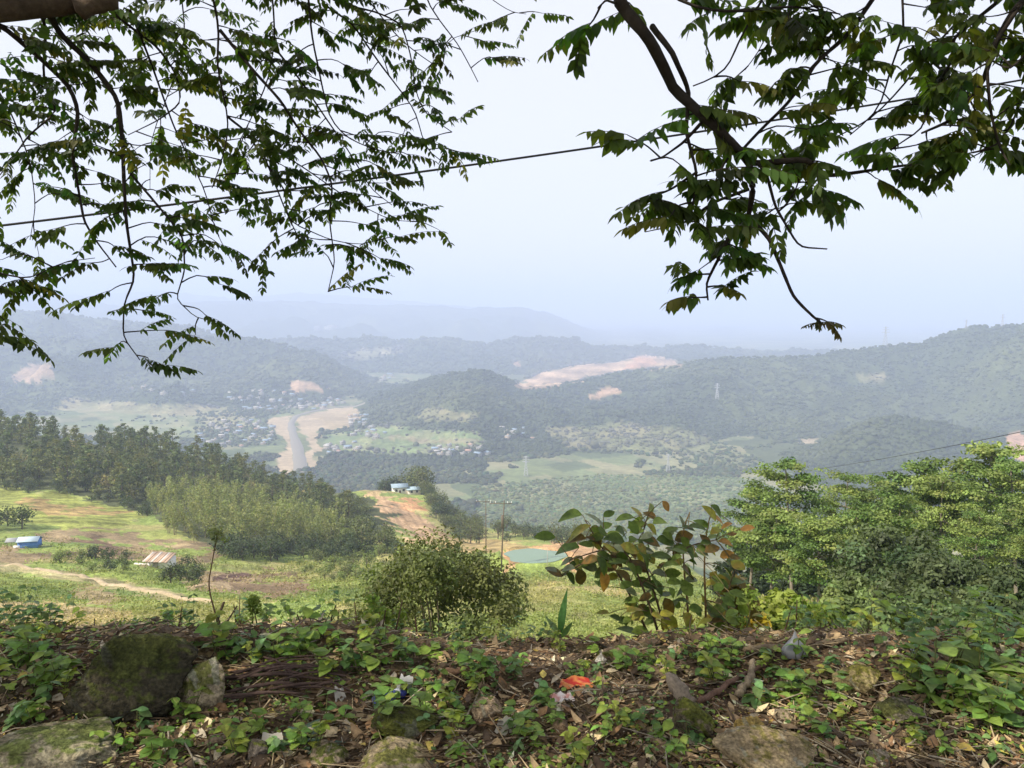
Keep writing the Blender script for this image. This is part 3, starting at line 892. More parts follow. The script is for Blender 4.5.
# the three rounded bushes at the left edge above the blue hut
for i, p in enumerate(scatter_px(30, [(335, 535), (360, 535), (400, 548), (400, 556), (330, 556)], 130, 215, 2.0, 44)):
    s = 0.5 + 0.7 * rg.random()
    link_copy((pale + mid)[i % 8], 'pale_shrub', p, rg.random() * 6.28, s, 'light green shrub at the right end of the feathery grove', 'shrub', 'light shrubs right of the feathery grove')
for i, (px, py, s) in enumerate([(8, 526, 1.0), (22, 529, 1.25), (-6, 530, 1.1)]):
    link_copy(dark[i], 'dark_shrub', hit(px, py, 60), i, s, 'rounded dark bush on the terraced field just above the blue hut', 'shrub', 'three bushes above the blue hut')

# weeds on the near slope: a mass of small tufts
rg = np.random.default_rng(77)
N = 60000
d = np.exp(rg.uniform(math.log(20), math.log(150), N)); az = rg.uniform(-37, 37, N)
x = d * np.tan(np.radians(az)); y = d; z = height(x, y)
px, py = proj(x, y, z)
dens = fbm(x / 6, y / 6, 200, 3) + rg.random(N) * 0.8
ok = (dens > 0.2) & ~(np.hypot((x - POND[0]) / 7.5, (y - POND[1]) / 6.5) < 1)
for poly, col in NEARZONES:
    ok &= ~(in_poly(px, py, poly) & (rg.random(N) < 0.45))
ok &= ~in_poly(px, py, [(-20, 557), (0, 562), (110, 580), (215, 598), (215, 606), (100, 588), (-20, 572)])
P = np.stack([x, y, z], 1)[ok]
n = len(P)
kk = np.repeat(np.arange(n), 7)
sc = (0.12 + 0.0040 * P[:, 1]) * (0.6 + 0.8 * rg.random(n))
off = rg.normal(size=(n * 7, 3)) * sc[kk][:, None] * np.array([0.6, 0.6, 0.25]) + np.array([0, 0, 1]) * sc[kk][:, None] * 0.3
tone = fbm(P[:, 0] / 10, P[:, 1] / 10, 201, 3)
cb = lerp(np.array([0.13, 0.19, 0.05]), np.array([0.27, 0.26, 0.09]), np.clip(0.5 + tone * 1.2 + 0.2 * rg.normal(size=n), 0, 1))
gc = near_colors(P[:, 0], P[:, 1], P[:, 2])
own = np.zeros(n, bool)
for poly, col in NEARZONES:
    own |= in_poly(px[ok], py[ok], poly)
cb = np.where(own[:, None], lerp(gc * 1.1, cb, np.clip(rg.random(n) * 1.3 - 0.6, 0, 0.7)), lerp(cb, gc, np.full(n, 0.35)))
mb = MB()
cards(mb, P[kk] + off, rg.normal(size=(n * 7, 3)) + [0, 0, 0.8], sc[kk] * 0.6, (cb[kk] * (1 + 0.2 * rg.normal(size=(n * 7, 1)))).clip(0.02, 0.6), 0.45, rg=rg)
tag(mb.build('weeds', M_FOLI), kind='stuff')

# ------------------------------------------------------------------ houses, huts, poles, pylons
M_WALL = mat_surface('plaster', scales=((0.8, 0.85, 1.1),), rough=0.9)
M_ROOF = mat_surface('roofing', scales=((0.8, 0.8, 1.15),), rough=0.7)
M_METAL = mat_surface('galvanised_steel', scales=((1.0, 0.85, 1.1),), rough=0.6, base=(0.42, 0.43, 0.44))
M_WOODPOLE = mat_surface('pole_timber', scales=((2.0, 0.7, 1.2),), base=(0.14, 0.115, 0.09))
M_WIRE = mat_surface('cable_sheath', scales=((1.0, 0.95, 1.05),), base=(0.018, 0.018, 0.02), rough=0.6)

def box(mb, c, s, col=(1, 1, 1), mi=0, rz=0.0):
    x, y, z = np.array(s) / 2.0
    V = np.array([(-x, -y, -z), (x, -y, -z), (x, y, -z), (-x, y, -z), (-x, -y, z), (x, -y, z), (x, y, z), (-x, y, z)])
    if rz:
        R = np.array([[math.cos(rz), -math.sin(rz), 0], [math.sin(rz), math.cos(rz), 0], [0, 0, 1]])
        V = V @ R.T
    mb.add(V + np.array(c), [(0, 3, 2, 1), (4, 5, 6, 7), (0, 1, 5, 4), (1, 2, 6, 5), (2, 3, 7, 6), (3, 0, 4, 7)], col, mi)

def gable(mb, w, d, h, rise, over=0.5, col=(1, 1, 1), mi=0, th=0.18):
    """gable roof slab, ridge along x, eaves at height h"""
    X = w / 2 + over; Y = d / 2 + over
    k = rise / (d / 2)
    ze = h - over * k
    V = []
    for t in (0, th):
        V += [(-X, -Y, ze + t), (X, -Y, ze + t), (X, 0, h + rise + t), (-X, 0, h + rise + t), (-X, Y, ze + t), (X, Y, ze + t)]
    F = [(0, 3, 2, 1), (3, 4, 5, 2), (6, 7, 8, 9), (9, 8, 11, 10), (0, 1, 7, 6), (5, 4, 10, 11)]
    mb.add(V, F, col, mi)
    mb.more([(0, 6, 9, 3), (3, 9, 10, 4), (1, 2, 8, 7), (2, 5, 11, 8)], mi)

def house_mesh(seed, big=False):
    rg = np.random.default_rng(seed)
    mb = MB()
    w = rg.uniform(7, 12); d = rg.uniform(6, 8); h = rg.choice([3.2, 3.4, 6.0])
    if big:
        w = rg.uniform(24, 45); d = rg.uniform(16, 24); h = rg.uniform(25, 55)
    wall = np.array([[0.46, 0.44, 0.40], [0.36, 0.33, 0.28], [0.44, 0.35, 0.27], [0.30, 0.29, 0.27]][rg.integers(4)])
    box(mb, (0, 0, h / 2 - 1), (w, d, h + 2), wall, 0)
    nf = int(h // 3)
    for f in range(nf):
        for i in range(3 if not big else 6):
            n = 3 if not big else 6
            box(mb, (w * (-0.5 + (i + 0.5) / n), -d / 2 - 0.02, 1.7 + 3 * f), (w / n * 0.45, 0.12, 1.3), (0.10, 0.11, 0.12), 0)
    roof = np.array([[0.30, 0.14, 0.10], [0.25, 0.33, 0.42], [0.36, 0.37, 0.38], [0.38, 0.24, 0.18], [0.45, 0.43, 0.41]][rg.integers(5)])
    if big or rg.random() < 0.25:
        box(mb, (0, 0, h + 0.35), (w + 0.6, d + 0.6, 0.5), roof * 0 + 0.36, 1)
        box(mb, (w * 0.2, 0, h + 1.5), (3.2, 3.2, 2.2), wall, 0)
    else:
        gable(mb, w, d, h, d * 0.22, 0.6, roof, 1)
        mb.add([(-w / 2, -d / 2, h), (-w / 2, d / 2, h), (-w / 2, 0, h + d * 0.21), (w / 2, -d / 2, h), (w / 2, d / 2, h), (w / 2, 0, h + d * 0.21)], [(0, 2, 1), (3, 4, 5)], wall, 0)
    return mb.mesh('village_house' if not big else 'city_block', [M_WALL, M_ROOF])

hm = [house_mesh(300 + i) for i in range(10)]
bm_ = [house_mesh(330 + i, True) for i in range(5)]
rg = np.random.default_rng(9)
def town(n, poly, label, group, meshes, name, cat, dlo, dhi, mind, seed, s0=0.8, s1=0.5):
    for i, p in enumerate(scatter_px(n, poly, dlo, dhi, mind, seed)):
        s = s0 + s1 * rg.random()
        o = link_copy(meshes[(i * 7 + seed) % len(meshes)], name, p, rg.normal() * 0.5, s, label, cat, group)
town(62, [(228, 396), (262, 390), (330, 396), (345, 404), (320, 410), (262, 412), (232, 408)], 'tiny pale house in the town above the bend of the river', 'town above the river bend', hm, 'village_house', 'house', 1550, 2300, 15, 51)
town(46, [(196, 436), (212, 424), (240, 418), (272, 424), (276, 440), (262, 446), (230, 448), (200, 444)], 'tiny house of the settlement on the left bank of the river', 'settlement on the left bank', hm, 'village_house', 'house', 1150, 1700, 14, 52, 0.7)
town(22, [(346, 418), (366, 414), (386, 430), (384, 440), (352, 436)], 'tiny house of the hamlet right of the river earthworks', 'hamlet right of the river', hm, 'village_house', 'house', 1250, 1700, 14, 53, 0.7)
town(12, [(322, 446), (358, 442), (362, 450), (326, 454)], 'tiny house at the near edge of the green river field', 'houses by the green river field', hm, 'village_house', 'house', 1150, 1450, 13, 54, 0.7)
town(16, [(432, 448), (475, 446), (492, 456), (440, 458)], 'tiny house at the wood edge right of the green river field', 'houses at the valley wood edge', hm, 'village_house', 'house', 1100, 1400, 13, 55, 0.7)
town(9, [(496, 428), (530, 428), (534, 440), (500, 440)], 'tiny house at the foot of the cone shaped hill', 'houses below the cone shaped hill', hm, 'village_house', 'house', 1250, 1600, 13, 56, 0.7)
town(12, [(120, 388), (200, 384), (205, 404), (130, 404)], 'tiny house at the foot of the left mountain', 'houses below the left mountain', hm, 'village_house', 'house', 1700, 2300, 25, 57, 1.0)
town(10, [(372, 378), (395, 374), (402, 386), (380, 390)], 'tiny pale house in the gap left of the cone shaped hill', 'houses in the hill gap', hm, 'village_house', 'house', 2000, 2900, 18, 58, 1.1)
town(34, [(250, 333), (335, 331), (345, 338), (262, 340)], 'hazy white block of the far city under the mountains', 'blocks of the far city', bm_, 'city_block', 'building', 5200, 8000, 60, 59, 1.0)

def latt(h, name, label, p, col_w=0.5, group=None):
    root = empty(name, p)
    tag(root, label, 'pylon', group)
    mb = MB(); b = h * 0.10; t = h * 0.018
    cs = [(-1, -1), (1, -1), (1, 1), (-1, 1)]
    zs = np.linspace(-2, h, 9)
    wd = lambda z: b + (t - b) * min(1, max(0, z) / (h * 0.75)) if z < h * 0.75 else t
    for sx, sy in cs:
        tube(mb, [(sx * wd(z), sy * wd(z), z) for z in zs], col_w * 0.5, (1, 1, 1), 4)
    for i in range(8):
        z0, z1 = zs[i], zs[i + 1]
        for k in range(4):
            a, c = cs[k], cs[(k + 1) % 4]
            tube(mb, [(a[0] * wd(z0), a[1] * wd(z0), z0), (c[0] * wd(z1), c[1] * wd(z1), z1)], col_w * 0.3, (1, 1, 1), 3)
            tube(mb, [(c[0] * wd(z0), c[1] * wd(z0), z0), (a[0] * wd(z1), a[1] * wd(z1), z1)], col_w * 0.3, (1, 1, 1), 3)
    mb.build('lattice_mast', M_METAL, root)
    for f, l in ((0.72, 0.20), (0.84, 0.17), (0.95, 0.13)):
        mb = MB()
        tube(mb, [(-h * l, 0, h * f), (0, 0, h * f + h * 0.02), (h * l, 0, h * f)], col_w * 0.5, (1, 1, 1), 4)
        tube(mb, [(-h * l, 0, h * f), (0, 0, h * f - h * 0.02), (h * l, 0, h * f)], col_w * 0.4, (1, 1, 1), 4)
        mb.build('cross_arm', M_METAL, root)
    return root
def crest(px, d):
    x = (px - 512) / F * d
    return (x, d, on_ground(x, d))
latt(50, 'pylon', 'tall lattice pylon on the low saddle of the right mountain crest', crest(885, 1870))
latt(30, 'pylon', 'small lattice pylon on the highest crest of the right mountain', crest(1001, 1850))
latt(22, 'pylon', 'thin lattice pylon on the shoulder left of the highest crest', crest(965, 1850))
latt(32, 'pylon', 'pale lattice pylon halfway up the forested right mountain', hit(717, 399, 900), 0.9)
latt(28, 'pylon', 'grey lattice pylon standing in the dark valley wood', hit(526, 476, 700), 0.7)
latt(26, 'pylon', 'slim lattice pylon in the field below the right foothills', hit(668, 472, 700), 0.5)

# house with blue roofs on the spur
hx = (403 - 512) / F * 326.0
p = np.array([hx, 326.0, on_ground(hx, 326.0)])
hr = empty('hillside_house', p + [0, 0, 0.6], 0.25)
hr.scale = (0.78, 0.78, 0.85)
tag(hr, 'white walled house with pale blue sheet roofs above the tilled orange slope', 'house')
mb = MB(); box(mb, (-3.0, 0, 1.0), (8, 6, 4.6), (0.82, 0.78, 0.72)); box(mb, (4.6, -1.5, 0.3), (7, 5, 3.4), (0.80, 0.70, 0.62)); mb.build('wall', M_WALL, hr)
mb = MB(); gable(mb, 8, 6, 3.3, 1.1, 0.7, (0.27, 0.35, 0.42)); o = mb.build('roof', M_ROOF, hr); o.location = (-3.0, 0, 0)
mb = MB(); gable(mb, 7, 5, 2.0, 0.8, 0.7, (0.33, 0.43, 0.50)); o = mb.build('roof', M_ROOF, hr); o.location = (4.6, -1.5, 0)
for x, y, z in ((-5, -3.03, 1.7), (-1, -3.03, 1.7), (3.2, -4.03, 0.9), (6.2, -4.03, 0.9)):
    mb = MB(); box(mb, (x, y, z), (1.2, 0.1, 1.2), (0.06, 0.06, 0.07)); mb.build('window', M_WALL, hr)
mb = MB(); box(mb, (-3, -3.03, 0.6), (1.1, 0.1, 2.2), (0.16, 0.10, 0.07)); mb.build('door', M_WALL, hr)

# blue hut
p = hit(27, 547, 60)
hu = empty('tarpaulin_hut', p, 0.2)
hu.scale = (0.85, 0.85, 0.85)
tag(hu, 'low blue tarpaulin hut with a grey sheet roof on the brown earth bank', 'hut')
mb = MB(); box(mb, (0.6, 0, 0.75), (3.8, 2.6, 1.7), (0.10, 0.22, 0.55)); mb.build('wall', M_WALL, hu)
mb = MB(); gable(mb, 3.8, 2.6, 1.6, 0.6, 0.25, (0.42, 0.52, 0.60), th=0.06); o = mb.build('roof', M_ROOF, hu); o.location = (0.6, 0, 0)
mb = MB(); gable(mb, 2.4, 2.4, 1.5, 0.5, 0.15, (0.28, 0.29, 0.31), th=0.06); o = mb.build('roof', M_ROOF, hu); o.location = (-2.6, 0.4, 0)
mb = MB()
for x, y in ((-3.6, -0.6), (-1.7, -0.6), (-3.6, 1.4), (-1.7, 1.4)):
    tube(mb, [(x, y, -0.4), (x, y, 1.6)], 0.06, (0.2, 0.16, 0.12), 5)
mb.build('corner_posts', M_WOODPOLE, hu)
mb = MB(); box(mb, (-1.5, -1.25, 0.35), (1.3, 0.12, 0.8), (0.75, 0.76, 0.78)); mb.build('side_sheet', M_WALL, hu)
# white shed
p = hit(160, 567, 60)
hs = empty('tin_shed', p, -0.12)
hs.scale = (1.35, 1.35, 1.35)
tag(hs, 'small white fronted shed with a rusty tin roof at the foot of the earth bank', 'shed')
mb = MB(); box(mb, (0.3, 0, 0.5), (2.6, 1.8, 1.4), (0.80, 0.79, 0.76)); mb.build('wall', M_WALL, hs)
mb = MB()
for i in range(9):
    box(mb, (-1.15 + 0.35 * i, -0.1, 1.42 + (0.03 if i % 2 else 0)), (0.33, 2.3, 0.05), (0.42, 0.30, 0.22) if i % 3 else (0.55, 0.5, 0.45))
o = mb.build('roof', M_ROOF, hs); o.rotation_euler = (0.22, 0, 0)
mb = MB(); box(mb, (-1.9, -0.8, 0.2), (1.9, 0.16, 0.9), (0.70, 0.66, 0.58)); mb.build('yard_wall', M_WALL, hs)
mb = MB(); box(mb, (0.0, -0.93, 0.4), (0.7, 0.06, 1.2), (0.45, 0.42, 0.38)); mb.build('door', M_WALL, hs)

# utility poles by the pond
def upole(px, pyb, pyt, dmin, label, box_on, lean):
    p = hit(px, pyb, dmin)
    h = (pyb - pyt) / F * p[1]
    r = empty('utility_pole', p)
    tag(r, label, 'utility pole')
    mb = MB(); tube(mb, [(0, 0, -0.6), (lean * 0.5, 0, h * 0.5), (lean, 0, h)], [0.125, 0.10, 0.08], (1, 1, 1), 7); mb.build('post', M_WOODPOLE, r)
    mb = MB(); box(mb, (lean - 0.5, 0, h - 0.5), (3.4, 0.09, 0.10)); mb.build('cross_arm', M_WOODPOLE, r)
    for dx in (-2.1, -1.3, 0.5, 1.1):
        mb = MB(); tube(mb, [(lean + dx, 0, h - 0.42), (lean + dx, 0, h - 0.15)], [0.06, 0.05], (0.8, 0.8, 0.78), 6); mb.build('insulator', M_WALL, r)
    if box_on:
        mb = MB(); tube(mb, [(lean * 0.6 - 0.05, -0.35, h * 0.62), (lean * 0.6 - 0.05, -0.35, h * 0.80)], [0.20, 0.20], (0.5, 0.5, 0.5), 8); mb.build('transformer', M_WOODPOLE, r)
    return p, h, r
p1, h1, _ = upole(501, 571, 497, 60, 'dark utility pole with a transformer at the left end of the pond', True, 0.5)
p2, h2, _ = upole(486, 552, 497, 60, 'slimmer utility pole behind the transformer pole', False, 0.0)
p3 = hit(547, 572, 60)
mb = MB(); tube(mb, [p3 - [0, 0, 0.4], p3 + [0.05, 0, 3.6]], [0.05, 0.03], (0.45, 0.42, 0.36), 5)
tag(mb.build('thin_post', M_WALL), 'thin pale post standing in front of the pond', 'post')

def wire(a, b, sag, r, name, label, n=40):
    a = np.array(a, float); b = np.array(b, float)
    t = np.linspace(0, 1, n)[:, None]
    P = a * (1 - t) + b * t
    P[:, 2] -= sag * 4 * (t * (1 - t))[:, 0]
    mb = MB(); tube(mb, P, r, (1, 1, 1), 6)
    return tag(mb.build(name, M_WIRE), label, 'cable')
wire(p1 + [0.3, 0, h1 - 0.2], p2 + [0.3, 0, h2 - 0.2], 0.3, 0.03, 'power_cable', 'short slack line joining the two poles by the pond', 12)
L = at(0, 228, 8.0); Rr = at(830, 112, 9.5)
dv = Rr - L
wire(L - dv * 0.8 + [0, 0, 0.29], Rr + dv * 0.9 + [0, 0, 0.29], 0.32, 0.0125, 'power_cable', 'black overhead cable crossing the sky behind the hanging branches', 120)
wire(at(1180, 398, 90), at(770, 474, 330), 1.5, 0.055, 'power_cable', 'upper of the two thin lines above the light green trees', 60)
wire(at(1180, 424, 90), at(790, 480, 330), 1.5, 0.05, 'power_cable', 'lower of the two thin lines above the light green trees', 60)

# ------------------------------------------------------------------ trees on the right
def tung_tree(seed, h, w):
    """slim trunk with whorls of flat leafy tiers"""
    rg = np.random.default_rng(seed)
    root = empty('tiered_tree', (0, 0, 0))
    mb = MB()
    lean = rg.normal(size=2) * 0.04 * h
    tp = smooth_line([(0, 0, -0.6), (lean[0] * 0.4, lean[1] * 0.4, h * 0.4), (lean[0], lean[1], h * 0.97)], 10)
    tube(mb, tp, np.linspace(0.11, 0.03, 10), (0.22, 0.19, 0.15), 7)
    mb.build('trunk', M_BARK, root)
    cr = MB(); br = MB()
    tiers = np.linspace(0.48, 0.97, 6)
    for i, t in enumerate(tiers):
        c = tp[int(round(t * 9))]
        R = w * 0.53 * (1.05 - 0.72 * max(0, (t - 0.4) / 0.6) ** 1.6) * (0.8 + 0.35 * rg.random())
        if t < 0.5: R *= 0.75
        k = 6 if t < 0.9 else 3
        a0 = rg.random() * 6.28
        for j in range(k):
            a = a0 + j * 6.28 / k + rg.normal() * 0.25
            l = R * (0.65 + 0.45 * rg.random())
            e = np.array([c[0] + l * math.cos(a), c[1] + l * math.sin(a), h * t + 0.10 * l + rg.normal() * 0.16])
            m = (c + e) / 2 + [0, 0, -0.05 * l]
            bl = smooth_line([[c[0], c[1], h * t - 0.2], m, e], 6)
            tube(br, bl, np.linspace(0.045, 0.014, 6), (0.22, 0.20, 0.14), 4)
            cs = [bl[3], bl[4], bl[5], bl[5] + rg.normal(size=3) * [0.35, 0.35, 0.05], bl[4] + rg.normal(size=3) * [0.45, 0.45, 0.05]]
            tone = np.array([0.195, 0.25, 0.07]) if rg.random() < 0.58 else np.array([0.115, 0.18, 0.045])
            clump_leaves(cr, cs, 0.50 + 0.24 * rg.random(), 58, 0.16, tone, 0.20, 0.36, 1.1, 0.75, rg)
    br.build('branches', M_BARK, root)
    cr.build('crown', M_FOLI, root)
    return root
protos = [tung_tree(400 + i, h, w) for i, (h, w) in enumerate([(8.0, 4.6), (7.0, 4.4), (8.6, 5.2), (6.4, 4.0)])]
PH = [8.0, 7.0, 8.6, 6.4]
T = [  # pixel column, distance, row of the top, label
    (802, 44, 463, 'tallest light green tiered tree at the left end of the right hand grove'),
    (757, 50, 492, 'pale tiered tree behind the orange leaved shrub at the left edge of the grove'),
    (848, 47, 476, 'tiered tree with a flat top just right of the tallest left tree'),
    (778, 38, 512, 'smaller tiered tree with bare trunks showing under its crown'),
    (893, 50, 480, 'light green tiered tree in the middle of the grove, behind the dark shrub'),
    (925, 46, 464, 'rounded tiered tree left of the tree that tops the grove'),
    (952, 43, 478, 'yellow green tiered tree above the dark shrub mass'),
    (992, 46, 447, 'tree that tops the right hand grove with a wide open crown'),
    (1034, 40, 462, 'tiered tree cut by the right edge of the picture'),
    (868, 38, 506, 'low yellow green tiered tree leaning out in front of the grove'),
    (984, 33, 512, 'bright yellow green tiered tree low at the right end of the grove'),
    (830, 34, 520, 'young tiered tree with spreading low tiers before the bare trunks'),
    (1058, 34, 490, 'tiered tree beyond the right edge of the grove'),
    (905, 36, 500, 'tiered tree directly behind the dark shrub mass'),
]
used = {}
for i, (px, d, top, lab) in enumerate(T):
    k = i % 4
    o = protos[k] if k not in used else copy_tree(protos[k])
    used[k] = 1
    x = (px - 512) / F * d; z = on_ground(x, d) - 0.1
    H = CAMZ - d * tan_of(top) - z
    s = H / PH[k]
    o.location = (x, d, z); o.rotation_euler = (0, 0, rg.random() * 6.28); o.scale = (s, s, s)
    tag(o, lab, 'tree', 'light green tiered trees on the right')

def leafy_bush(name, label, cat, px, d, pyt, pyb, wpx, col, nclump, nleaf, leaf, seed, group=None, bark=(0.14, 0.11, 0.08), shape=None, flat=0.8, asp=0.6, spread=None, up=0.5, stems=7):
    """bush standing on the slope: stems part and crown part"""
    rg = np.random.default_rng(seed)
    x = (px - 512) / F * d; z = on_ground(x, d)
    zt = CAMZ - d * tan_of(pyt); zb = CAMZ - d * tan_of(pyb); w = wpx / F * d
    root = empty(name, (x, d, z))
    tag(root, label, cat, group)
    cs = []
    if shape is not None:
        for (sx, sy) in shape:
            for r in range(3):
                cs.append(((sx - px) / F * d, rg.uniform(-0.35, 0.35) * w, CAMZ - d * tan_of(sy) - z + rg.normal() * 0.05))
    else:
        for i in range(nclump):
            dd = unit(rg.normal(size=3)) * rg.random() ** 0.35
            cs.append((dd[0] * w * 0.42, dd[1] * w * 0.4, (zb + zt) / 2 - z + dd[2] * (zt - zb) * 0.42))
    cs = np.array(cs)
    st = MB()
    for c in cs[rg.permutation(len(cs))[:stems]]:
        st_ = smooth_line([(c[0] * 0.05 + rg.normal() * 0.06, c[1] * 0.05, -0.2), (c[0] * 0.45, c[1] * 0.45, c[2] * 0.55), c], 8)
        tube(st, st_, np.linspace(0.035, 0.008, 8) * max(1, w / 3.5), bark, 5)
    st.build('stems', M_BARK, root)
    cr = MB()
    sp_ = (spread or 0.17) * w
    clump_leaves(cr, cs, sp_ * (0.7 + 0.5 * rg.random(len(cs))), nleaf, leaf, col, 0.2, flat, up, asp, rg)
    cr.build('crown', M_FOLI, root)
    return root

leafy_bush('olive_bush', 'wide olive green bush with small leaves standing just below the bank, in the middle', 'bush', 440, 14.0, 540, 640, 165, (0.105, 0.120, 0.038), 0, 230, 0.08, 501,
           shape=[(402, 572), (425, 562), (448, 561), (470, 572), (488, 582), (505, 598), (392, 580), (376, 600), (420, 576), (448, 584), (468, 600), (440, 612), (498, 616), (374, 618), (408, 602), (428, 628), (400, 634), (470, 624), (386, 634), (366, 596), (362, 612), (512, 606), (436, 554), (410, 562), (478, 572)], spread=0.14, stems=14)
D = [(905, 24, 520, 640, 130, 'dark grey green bush mass at the front of the right hand grove'),
     (958, 21, 545, 650, 120, 'dark spreading bush right of the dark bush mass'),
     (868, 19, 572, 640, 80, 'mid green bush in front of the young tiered trees'),
     (1008, 18, 560, 660, 110, 'dark bush at the right edge below the bright tiered tree'),
     (925, 15, 590, 660, 110, 'drooping dark bush over the bank edge on the right'),
     (985, 13, 600, 670, 110, 'deep shaded bush low at the right edge')]
for i, (px, d, t, b_, w, lab) in enumerate(D):
    leafy_bush('dark_bush', lab, 'bush', px, d, t, b_, w, [(0.095, 0.125, 0.055), (0.085, 0.115, 0.05), (0.14, 0.19, 0.065), (0.075, 0.105, 0.042), (0.11, 0.155, 0.058), (0.085, 0.125, 0.045)][i], 60, 230, 0.0065 * d, 510 + i, 'dark bushes on the right', spread=0.13)
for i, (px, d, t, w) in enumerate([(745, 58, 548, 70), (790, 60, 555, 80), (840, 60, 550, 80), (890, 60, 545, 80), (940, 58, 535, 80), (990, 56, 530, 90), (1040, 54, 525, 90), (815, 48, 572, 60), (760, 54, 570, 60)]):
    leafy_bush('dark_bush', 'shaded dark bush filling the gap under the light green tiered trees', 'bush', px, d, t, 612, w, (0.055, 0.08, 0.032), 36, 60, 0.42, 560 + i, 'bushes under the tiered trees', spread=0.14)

rg = np.random.default_rng(93)
for i, (px, d, s) in enumerate([(383, 335, .8), (388, 340, 1.0), (395, 341, 1.1), (402, 343, 1.2), (410, 340, 1.25), (416, 334, 1.2), (421, 328, 1.0), (424, 318, .9), (428, 310, 1.0), (432, 300, 1.0), (436, 292, 1.1), (441, 284, 1.0), (430, 320, 1.1), (438, 306, 1.1), (446, 292, 1.0), (422, 336, 1.1), (380, 342, .7)]):
    x = (px - 512) / F * d
    link_copy((dark + mid)[i % 8], 'round_tree', (x, d, on_ground(x, d) - 0.3), rg.random() * 6.28, s * (2.0 if d > 325 else 1.25), 'dark tree beside and behind the blue roofed hillside house', 'tree', 'trees beside the hillside house')

# ------------------------------------------------------------------ foreground bank
def gp(px, py):
    d = ray(px, py)
    dd = np.linspace(1.6, 5.8, 900)
    X = d[0] / d[1] * dd; Z = CAMZ + d[2] / d[1] * dd
    h = soil_h(X, dd)
    b_ = np.nonzero(Z <= h)[0]
    i = b_[0] if len(b_) else len(dd) - 1
    return np.array([X[i], dd[i], float(h[i])])

def sz(x, y):
    return soil_h(np.atleast_1d(np.asarray(x, float)), np.atleast_1d(np.asarray(y, float)))

def leaf_grid(mb, P, D, Nn, L, Wd, cols, K=4, fold=0.15, droop=0.25, prof=None, mi=0):
    """leaf blades: P base, D direction, Nn upper side, L length, Wd half width; three columns, K rows, bent and folded"""
    n = len(P)
    D = unit(D); S = unit(np.cross(D, Nn)); U = np.cross(S, D)
    s = np.linspace(0, 1, K)
    if prof is None:
        prof = np.sin(np.pi * np.clip(s, 0.0, 1) ** 0.8) * (1 - 0.25 * s)
        prof[0] = 0.12; prof[-1] = 0.04
    L = np.broadcast_to(np.asarray(L, float), (n,))[:, None, None]
    Wd = np.broadcast_to(np.asarray(Wd, float), (n,))[:, None, None]
    fold = np.broadcast_to(np.asarray(fold, float), (n,))[:, None, None]
    droop = np.broadcast_to(np.asarray(droop, float), (n,))[:, None, None]
    base = P[:, None] + D[:, None] * L * (s[None, :, None]) - U[:, None] * L * droop * (s ** 2)[None, :, None]
    w = Wd * np.asarray(prof)[None, :, None]
    Lf = base + S[:, None] * w + U[:, None] * w * fold
    Rt = base - S[:, None] * w + U[:, None] * w * fold
    V = np.stack([Lf, base, Rt], 2).reshape(-1, 3)
    q = np.array([(3 * i + j, 3 * i + j + 1, 3 * i + 4 + j, 3 * i + 3 + j) for i in range(K - 1) for j in range(2)])
    Fc = (q[None] + (np.arange(n) * 3 * K)[:, None, None]).reshape(-1, 4)
    cols = np.asarray(cols, float)
    cc = np.repeat(cols, 3 * K, 0) if cols.ndim == 2 else np.tile(cols, (n * 3 * K, 1))
    mid = np.tile(np.array([0, 1, 0] * K, bool), n)
    cc = np.where(mid[:, None], cc * 1.12, cc)
    mb.add(V, Fc, cc, mi)

M_LEAF = mat_leaf('broad_leaves', trans=0.32, rough=0.5, spec=0.22, tcol=(1.3, 1.5, 0.5), nscale=40.0)
M_DRY = mat_leaf('dry_leaves', trans=0.12, rough=0.7, spec=0.2, tcol=(1.2, 1.0, 0.7), nscale=60.0)
M_TWIG = mat_surface('twig_bark', scales=((20, 0.6, 1.3), (90, 0.7, 1.2)), bump=0.5, bscale=60, bdist=0.006)
M_ROCK = mat_surface('field_stone', scales=((5, 0.6, 1.35), (22, 0.5, 1.45), (90, 0.55, 1.4)), bump=1.0, bscale=20, bdist=0.05, rough=0.9)
M_PLASTIC = mat_surface('plastic_film', scales=((12, 0.85, 1.1),), rough=0.35, spec=0.5)

import bmesh
_b = bmesh.new(); bmesh.ops.create_icosphere(_b, subdivisions=6, radius=1.0)
ICO_V = np.array([v.co[:] for v in _b.verts]); ICO_F = np.array([[v.index for v in f.verts] for f in _b.faces]); _b.free()

